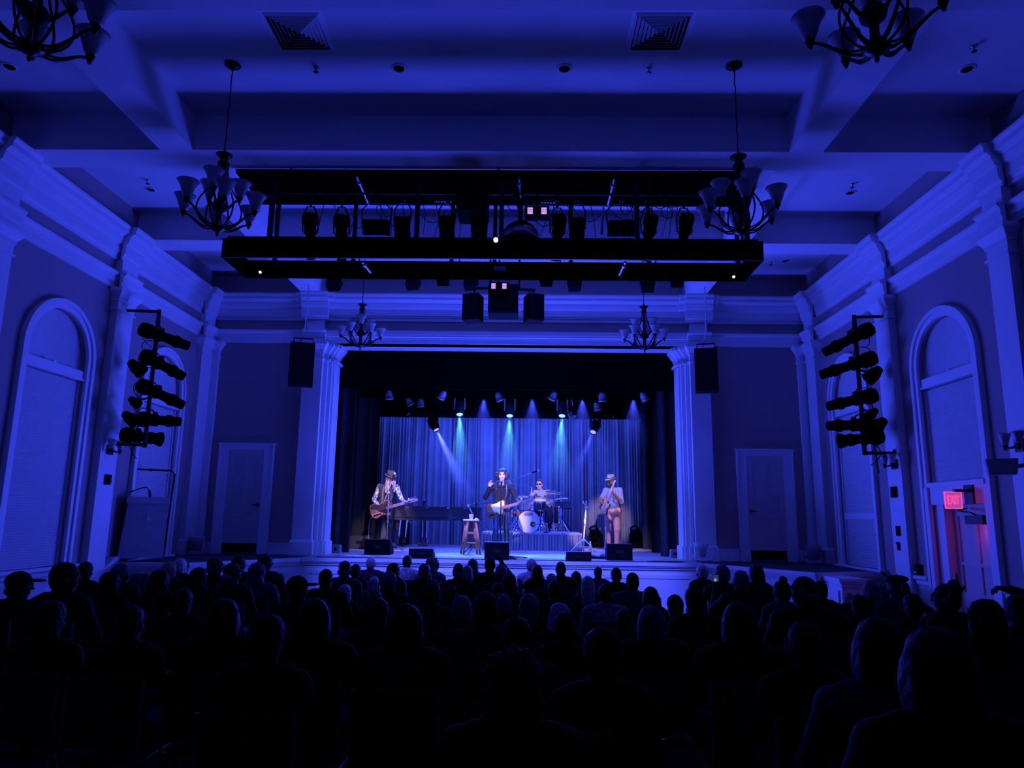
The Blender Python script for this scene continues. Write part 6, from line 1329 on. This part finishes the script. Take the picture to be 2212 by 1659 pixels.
def hair_mesh(t):
    if t in HAIR: return HAIR[t]
    n = None; S_ = [ell((0, -.018, .036), (.080, .100, .086), 0, .02), ell((0, -.055, -.02), (.073, .058, .085), 0, .03)]
    if t == 'short': P = S_; n = (.004, 120)
    elif t == 'full': P = [ell((0, -.02, .038), (.090, .108, .095), 0, .02), ell((0, -.055, -.02), (.085, .065, .09), 0, .03)]; n = (.006, 90)
    elif t == 'bald': P = [ell((0, -.045, -.038), (.0785, .066, .046), 0, .02)]
    elif t == 'bob': P = [ell((0, -.02, .036), (.090, .106, .092), 0, .02), ell((0, -.055, -.06), (.098, .07, .115), 0, .04), ell((-.07, -.0, -.05), (.035, .07, .10), 0, .03), ell((.07, -.0, -.05), (.035, .07, .10), 0, .03)]; n = (.005, 70)
    elif t == 'long': P = [ell((0, -.02, .036), (.088, .106, .092), 0, .02), ell((0, -.065, -.06), (.095, .065, .13), 0, .04), ell((0, -.09, -.20), (.105, .048, .19), 0, .05), ell((-.07, -.01, -.06), (.034, .06, .12), 0, .03), ell((.07, -.01, -.06), (.034, .06, .12), 0, .03)]; n = (.006, 60)
    elif t == 'curly': P = [ell((0, -.03, .03), (.115, .12, .112), 0, .03), ell((0, -.06, -.07), (.112, .085, .09), 0, .04)]; n = (.022, 75)
    elif t == 'bun': P = S_+[ell((-.02, -.06, .13), (.045, .045, .04), 0, .02)]
    elif t == 'hood': P = [ell((0, -.025, .02), (.108, .118, .125), 0, .03), ell((0, -.05, -.10), (.115, .10, .10), 0, .05), cap((-.09, -.03, -.14), (.09, -.03, -.14), .05, .05, 0, .05)]; n = (.006, 55)
    elif t == 'beret': P = [ell((.012, -.015, .098), (.118, .118, .040), 0, .02), ell((0, -.01, .07), (.088, .1, .03), 0, .02), cap((.012, -.015, .13), (.012, -.015, .148), .008, .006, 0, .01)]
    elif t == 'cap': P = [ell((0, -.012, .045), (.087, .106, .087), 0, .02), ell((0, .135, .045), (.07, .075, .012), 0, .015), ell((0, -.0, .131), (.012, .012, .006), 0, .005)]
    HAIR[t] = skin_mesh(t, P, .010, [HM['dark']], n); return HAIR[t]
HWID = dict(bald=.165, short=.180, full=.195, bob=.215, long=.215, curly=.245, cap=.195, beret=.235, bun=.18, hood=.225)
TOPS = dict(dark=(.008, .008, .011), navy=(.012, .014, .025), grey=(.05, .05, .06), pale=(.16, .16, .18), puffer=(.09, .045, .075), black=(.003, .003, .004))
# x of head, y of its top, width of head (pixels of the photograph), hair, colour, head turn, build, top, label
AUD = [
 (50, 1230, 50, 'cap', 'dark', 50, 'n', 'black', 'spectator in a dark cap and spectacles at the far left edge, below the window sill'),
 (151, 1207, 48, 'short', 'dark', 55, 'n', 'dark', 'man with short dark hair seen in profile right below the left window corner'),
 (190, 1211, 34, 'full', 'dark', 0, 'n', 'black', 'dark flat-topped head just right of the profiled man by the left window'),
 (246, 1231, 42, 'long', 'dark', 40, 'w', 'black', 'dark long-haired spectator below the lectern, in front of a lit-haired man'),
 (269, 1214, 38, 'full', 'grey', 45, 'n', 'dark', 'grey-haired man below the lectern with a lit collar edge'),
 (352, 1227, 43, 'long', 'brown', 40, 'w', 'black', 'long brown-haired woman under the end of the left wing, face lit at right'),
 (371, 1210, 34, 'bob', 'blond', 40, 'w', 'dark', 'fair-haired woman before the dark end panel of the left wing'),
 (393, 1203, 29, 'bob', 'white', 35, 'w', 'dark', 'white-haired head at the corner of the left wing front'),
 (434, 1222, 42, 'long', 'dark', 25, 'w', 'navy', 'dark long-haired woman before the white slanting front of the left wing'),
 (468, 1202, 30, 'bald', 'grey', 50, 'n', 'black', 'bald man with spectacles looking right before the left wing front'),
 (505, 1214, 33, 'bald', 'white', 45, 'n', 'navy', 'pale bald man in front of a dark-haired one, left of the puffer jacket'),
 (520, 1199, 29, 'full', 'brown', 40, 'n', 'black', 'brown-haired man partly hidden by the pale bald man'),
 (575, 1195, 27, 'bald', 'brown', 40, 'b', 'navy', 'bald man in a loose jacket under the left stage door'),
 (560, 1214, 40, 'hood', 'brown', 20, 'b', 'puffer', 'person in a hooded quilted purple jacket under the left stage door'),
 (647, 1240, 47, 'cap', 'dark', 55, 'n', 'dark', 'man in a dark peaked cap turned to the right, below the left arch pilaster'),
 (707, 1224, 33, 'short', 'dark', 10, 'b', 'black', 'dark head directly below the white paper at the left stage corner'),
 (747, 1210, 29, 'bald', 'grey', 25, 'n', 'grey', 'balding man in a grey collared jacket below the left front monitor'),
 (771, 1217, 20, 'full', 'dark', 15, 'w', 'black', 'small dark head squeezed right of the balding man in grey'),
 (803, 1200, 24, 'short', 'grey', 0, 'b', 'dark', "grey cropped head right under the hat guitarist's monitor"),
 (747, 1259, 38, 'long', 'white', 10, 'w', 'black', 'woman with smooth white hair below the balding man in grey'),
 (809, 1243, 33, 'full', 'white', 10, 'n', 'black', 'white rounded head two rows below the cropped head under the monitor'),
 (806, 1266, 56, 'curly', 'grey', 0, 'w', 'black', 'large fluffy grey head in front of the white rounded head'),
 (843, 1231, 36, 'full', 'grey', 20, 'n', 'black', 'thick grey-haired head just left of the short curly dark one'),
 (851, 1214, 31, 'curly', 'dark', 0, 'w', 'black', 'curly dark head between the two left front monitors'),
 (881, 1196, 24, 'short', 'dark', 10, 'n', 'pale', 'tall dark-haired man in a pale top left of the low piano monitor'),
 (938, 1201, 33, 'curly', 'blond', 45, 'w', 'pale', 'wavy blond woman in pale clothes turning right under the low piano monitor'),
 (918, 1215, 28, 'full', 'grey', 5, 'n', 'black', 'grey head half hidden in front of the wavy blond woman'),
 (921, 1227, 29, 'bob', 'dark', 0, 'w', 'dark', 'dark bobbed head in front of the wavy blond woman'),
 (868, 1250, 33, 'short', 'dark', 0, 'n', 'black', 'black-haired head below the tall man in the pale top'),
 (935, 1255, 46, 'full', 'brown', 15, 'b', 'black', 'broad brown-haired head below the dark bobbed one'),
 (991, 1215, 27, 'bald', 'grey', 5, 'n', 'black', 'bald head below the legs of the wooden stool'),
 (1010, 1219, 16, 'long', 'blond', 0, 'w', 'dark', 'narrow fair head peeping out right of the bald head by the stool'),
 (1022, 1204, 25, 'long', 'dark', 0, 'w', 'navy', 'long dark-haired woman left of the tall singer monitor'),
 (1059, 1199, 25, 'short', 'dark', 5, 'raise', 'dark', 'man raising a hand beside his head under the tall singer monitor'),
 (1083, 1218, 29, 'full', 'grey', 10, 'n', 'black', 'grey head in front of the man raising his hand'),
 (1101, 1235, 34, 'full', 'brown', 0, 'w', 'black', 'brown rounded head below the right foot of the tall singer monitor'),
 (975, 1260, 33, 'short', 'dark', 0, 'n', 'black', 'black head just right of the broad brown-haired one'),
 (1076, 1255, 34, 'bob', 'brown', 0, 'w', 'black', 'brown bobbed head two rows below the raised hand'),
 (998, 1281, 54, 'bob', 'grey', 5, 'w', 'black', 'big pale grey bobbed head left of a black one in the middle'),
 (1049, 1268, 62, 'short', 'dark', 0, 'b', 'dark', 'large black silhouette in the middle between two pale heads'),
 (821, 1285, 54, 'short', 'dark', 0, 'n', 'black', 'round dark head below the fluffy grey one'),
 (879, 1295, 84, 'bob', 'dark', 0, 'b', 'dark', 'big dark head with thick hair in the left middle of the crowd'),
 (682, 1282, 86, 'bob', 'dark', 0, 'b', 'black', 'large dark silhouette in front of the man in the peaked cap'),
 (1147, 1205, 25, 'full', 'grey', -25, 'n', 'pale', 'grey-haired person in a pale top right of the tall singer monitor'),
 (1160, 1217, 31, 'long', 'dark', 0, 'w', 'black', 'black long-haired woman in front of the grey-haired person by the centre monitor'),
 (1211, 1212, 24, 'bald', 'grey', 0, 'n', 'black', 'shaved head directly below the low monitor under the white stand'),
 (1244, 1231, 30, 'long', 'dark', 0, 'w', 'navy', 'dark long-haired woman left of the one with very long pale hair'),
 (1190, 1235, 29, 'short', 'white', -20, 'n', 'dark', 'white cropped head left of the two long-haired women'),
 (1199, 1251, 38, 'full', 'brown', 0, 'n', 'black', 'brown head in front of the white cropped one'),
 (1269, 1241, 36, 'long', 'white', 0, 'w', 'grey', 'woman with very long smooth pale hair below the bass monitor'),
 (1291, 1221, 23, 'short', 'dark', -10, 'n', 'black', 'narrow dark head below the left side of the bass monitor'),
 (1330, 1224, 29, 'full', 'dark', 0, 'w', 'black', 'dark head with a pale band below the bass monitor'),
 (1365, 1232, 33, 'short', 'dark', 0, 'b', 'grey', 'broad man with a tall black head right of the banded one'),
 (1306, 1256, 37, 'short', 'dark', 0, 'b', 'pale', 'dark cropped head in a pale-collared coat in front of the long pale hair'),
 (1404, 1263, 42, 'bob', 'dark', 0, 'w', 'black', 'wavy dark bob standing out against the plain stage front'),
 (1416, 1283, 38, 'curly', 'grey', -10, 'w', 'black', 'curly grey head just below the wavy dark bob'),
 (1456, 1281, 46, 'full', 'brown', -10, 'n', 'black', 'smooth brown head right of the curly grey one'),
 (1089, 1279, 42, 'bob', 'grey', 0, 'w', 'black', 'pale bobbed head behind the large black middle silhouette'),
 (1143, 1277, 56, 'bob', 'blond', 0, 'w', 'black', 'big fair bobbed head right of the middle'),
 (1207, 1296, 57, 'bob', 'white', -30, 'w', 'black', 'white-haired woman turned left in the middle of the crowd'),
 (1219, 1313, 60, 'short', 'dark', 0, 'n', 'black', 'black head directly in front of the turned white-haired woman'),
 (1405, 1300, 82, 'bob', 'grey', 0, 'b', 'black', 'big dim grey head below the curly grey one'),
 (1345, 1310, 46, 'short', 'dark', 0, 'n', 'black', 'dark head behind the left shoulder of the big dim grey one'),
 (1116, 1326, 78, 'full', 'dark', 0, 'b', 'black', 'large black head below the big fair bobbed one'),
 (1514, 1218, 28, 'full', 'white', -35, 'w', 'black', 'white-haired person looking left beside the right arch uplight'),
 (1556, 1217, 33, 'full', 'grey', -15, 'n', 'dark', 'grey-haired man with lit shoulder under the right stage door'),
 (1596, 1227, 34, 'short', 'grey', -25, 'phone', 'dark', 'grey cropped man holding up a phone under the right stage door'),
 (1631, 1216, 35, 'long', 'brown', -10, 'w', 'black', 'long brown-haired woman right of the man with the phone'),
 (1684, 1248, 38, 'bun', 'dark', -25, 'w', 'grey', 'dark-haired woman with a pinned bun and a light-shouldered top'),
 (1732, 1243, 45, 'bald', 'grey', -45, 'b', 'black', 'balding man facing left before the white slanting front of the right wing'),
 (1768, 1250, 34, 'short', 'dark', -10, 'n', 'dark', 'dark round head left of the bright cheek wall of the right stairs'),
 (1498, 1263, 48, 'full', 'dark', -5, 'n', 'black', 'black head in front of the white-haired person by the right uplight'),
 (1592, 1291, 92, 'bob', 'dark', 0, 'b', 'black', 'very large dark head in front of the man with the phone'),
 (1829, 1277, 30, 'bob', 'blond', -40, 'w', 'dark', 'fair head facing left, half hidden below the bright stair cheek'),
 (1851, 1281, 42, 'full', 'dark', 0, 'w', 'black', 'dark rounded head right of the fair one below the stair cheek'),
 (1877, 1249, 40, 'bob', 'grey', -20, 'w', 'black', 'grey bobbed woman below the dark corner of the right wing'),
 (1930, 1238, 50, 'beret', 'dark', -35, 'n', 'grey', 'person in a flat black beret with a light collar, right of the wing'),
 (1966, 1278, 46, 'full', 'dark', -10, 'high', 'black', 'dark head with an open hand raised before the low white dado'),
 (2036, 1254, 45, 'short', 'dark', -50, 'n', 'black', 'man with spectacles facing left in front of the exit door'),
 (2118, 1286, 72, 'bob', 'dark', -15, 'point', 'black', 'dark head with a finger pointing up in front of the exit door casing'),
 (2192, 1278, 58, 'full', 'dark', -20, 'over', 'black', 'spectator with an arm lifted over the head at the far right edge'),
 (1888, 1319, 108, 'bob', 'dark', -10, 'b', 'grey', 'large head over a light patterned coat in the right foreground'),
 (2005, 1336, 130, 'bob', 'dark', 0, 'b', 'black', 'biggest black head in the right foreground corner'),
 (291, 1296, 66, 'short', 'dark', 0, 'n', 'black', 'dark silhouette below the long-haired spectator under the lectern'),
 (490, 1284, 76, 'bob', 'dark', 0, 'b', 'black', 'large dark silhouette below the pale bald man'),
 (1110, 1386, 150, 'curly', 'dark', 0, 'b', 'black', 'nearest head in the bottom middle with thick hair'),
 (1300, 1345, 95, 'full', 'dark', 0, 'n', 'black', 'dim head in the foreground right of the nearest one'),
 (120, 1290, 70, 'full', 'dark', 0, 'n', 'black', 'black silhouette in the lower left corner of the crowd'),
 (585, 1318, 84, 'full', 'dark', 0, 'n', 'black', 'black silhouette low in the crowd left of the large cap-side silhouette'),
 (1730, 1330, 84, 'short', 'dark', 0, 'n', 'black', 'black silhouette low in the crowd below the balding man facing left'),
 (400, 1268, 52, 'full', 'dark', 0, 'n', 'black', 'black head in front of the dark long-haired woman by the left wing'),
]
def chair0():
    t = thing('audience_chair', 'dark padded stacking chair under a seated spectator in the hall', 'chair', (0, 0, 0), 0, 'audience chairs')
    pad = fabric('dark_chair_pad', (.018, .016, .022))
    b = B(); b.box(-.23, -.20, .385, .23, .24, .424); b.obj('seat', pad, t, bev=.015)
    b = B(); b.box(-.22, -.265, .50, .22, -.235, .90); b.obj('backrest', pad, t, bev=.012)
    for s in (-1, 1):
        b = B(); b.tube([(s*.235, -.24, .89), (s*.235, -.235, .42), (s*.235, -.29, 0)], .011, 5); b.obj('leg', STEEL, t)
        b = B(); b.tube([(s*.235, -.2, .40), (s*.235, .2, .40), (s*.235, .24, 0)], .011, 5); b.obj('leg', STEEL, t)
    return t
CH0 = chair0(); used_chair = [False]
ppl = []
for (x, y, w_, hr, hcol, yaw, kind, top, lab) in AUD:
    Y = min(max(HWID[hr]*FPX/w_, 1.9), 11.4)
    if x < 420 or x > 1780: Y = min(Y, 10.3)
    ppl.append([Y, x, y, hr, hcol, yaw, kind, top, lab])
for q in ppl: q.append(q[0])
for it in range(400):                                 # nobody sits in another's lap
    mv = False
    for i in range(len(ppl)):
        for j in range(i):
            a, c = ppl[i], ppl[j]
            if abs(a[0]-c[0]) < .62 and abs(at(a[1], a[2], Y=a[0]).x-at(c[1], c[2], Y=c[0]).x) < .46:
                f_, n_ = (a, c) if (a[-1], -a[2]) > (c[-1], -c[2]) else (c, a); dl = (.64-abs(a[0]-c[0]))*.5
                f_[0] = min(f_[0]+dl*1.2, 11.5 if 420 < f_[1] < 1780 else 10.4); n_[0] = max(n_[0]-dl*.8, 1.7); mv = True
    if not mv: break
for (Y, x, y, hr, hcol, yaw, kind, top, lab, _y) in ppl:
    p = at(x, y, Y=Y); zf = floor_z(Y); s = (p.z-zf)/({'cap': 1.335, 'beret': 1.345, 'curly': 1.35, 'bald': 1.31}.get(hr, 1.335))
    yq = {0: 0}.get(yaw, int(round(yaw/25.0))*25)
    t = thing('person', lab, 'person', (p.x, Y, zf)); t.scale = (s, s, s)
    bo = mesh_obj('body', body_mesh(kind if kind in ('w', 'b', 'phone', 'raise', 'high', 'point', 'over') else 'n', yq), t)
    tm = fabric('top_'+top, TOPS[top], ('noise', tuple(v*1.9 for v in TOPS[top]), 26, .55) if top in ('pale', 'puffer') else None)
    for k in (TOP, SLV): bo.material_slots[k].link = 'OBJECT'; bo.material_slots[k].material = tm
    nm = {'cap': 'cap', 'beret': 'beret', 'hood': 'hood'}.get(hr, 'hair')
    ho = mesh_obj(nm, hair_mesh(hr), t, tuple(HC)); ho.rotation_euler = (0, 0, -math.radians(yq))
    ho.material_slots[0].link = 'OBJECT'; ho.material_slots[0].material = fabric('puffer_hood', (.10, .05, .09)) if hr == 'hood' else (fabric('dark_hat_cloth', (.008, .008, .01)) if hr in ('cap', 'beret') else HM[hcol])
    if hr in ('cap', 'beret'):
        h2 = mesh_obj('hair', hair_mesh('bald'), t, tuple(HC)); h2.rotation_euler = ho.rotation_euler; h2.material_slots[0].link = 'OBJECT'; h2.material_slots[0].material = HM[hcol]
    if 'spectacles' in lab:
        b = B()
        for e in (-1, 1): b.tube([(e*.032+.024*math.cos(q), .098, .012+.018*math.sin(q)) for q in [2*PI*i/10 for i in range(11)]], .003, 4); b.tube([(e*.056, .095, .016), (e*.08, -.01, .014)], .003, 4)
        o = b.obj('spectacles', BLACKM, t); o.location = tuple(HC); o.rotation_euler = ho.rotation_euler
    if 'pale band' in lab:
        b = B(); b.tube([(.084*math.cos(q), -.015+.035*math.sin(0), .03+.09*math.sin(q)) for q in [PI*i/14 for i in range(15)]], .007, 5); o = b.obj('hair_band', mat('pale_band', (.5, .5, .55), .5), t); o.location = tuple(HC+A3(0, -.09, -.05))
    if kind == 'phone':
        ph = thing('smartphone', 'phone with a lit screen held up by the grey cropped man', 'phone', (p.x+(-.205)*s, Y+.275*s, zf+1.165*s)); R = Matrix.Rotation(.1, 3, 'Z')
        b = B(); b.rbox((0, 0, 0), (.072*s, .008*s, .145*s)); b.obj('case', BLACKP, ph, bev=.004)
        b = B(); b.rbox((0, -.0055*s, 0), (.064*s, .002, .132*s)); b.obj('screen', mat('phone_screen', (.02, .03, .05), .2, emit=(.10, .16, .38), estr=.25), ph)
        b = B(); b.rbox((-.005*s, -.007*s, .01*s), (.03*s, .001, .03*s)); b.obj('bright_patch', mat('phone_bright', (.5, .6, .6), .3, emit=(.5, .7, .9), estr=.45), ph)
    loc = (p.x, Y, zf)
    if not used_chair[0]: CH0.location = loc; CH0.scale = (s,)*3; used_chair[0] = True
    else: dup(CH0, loc, 0, None, s)
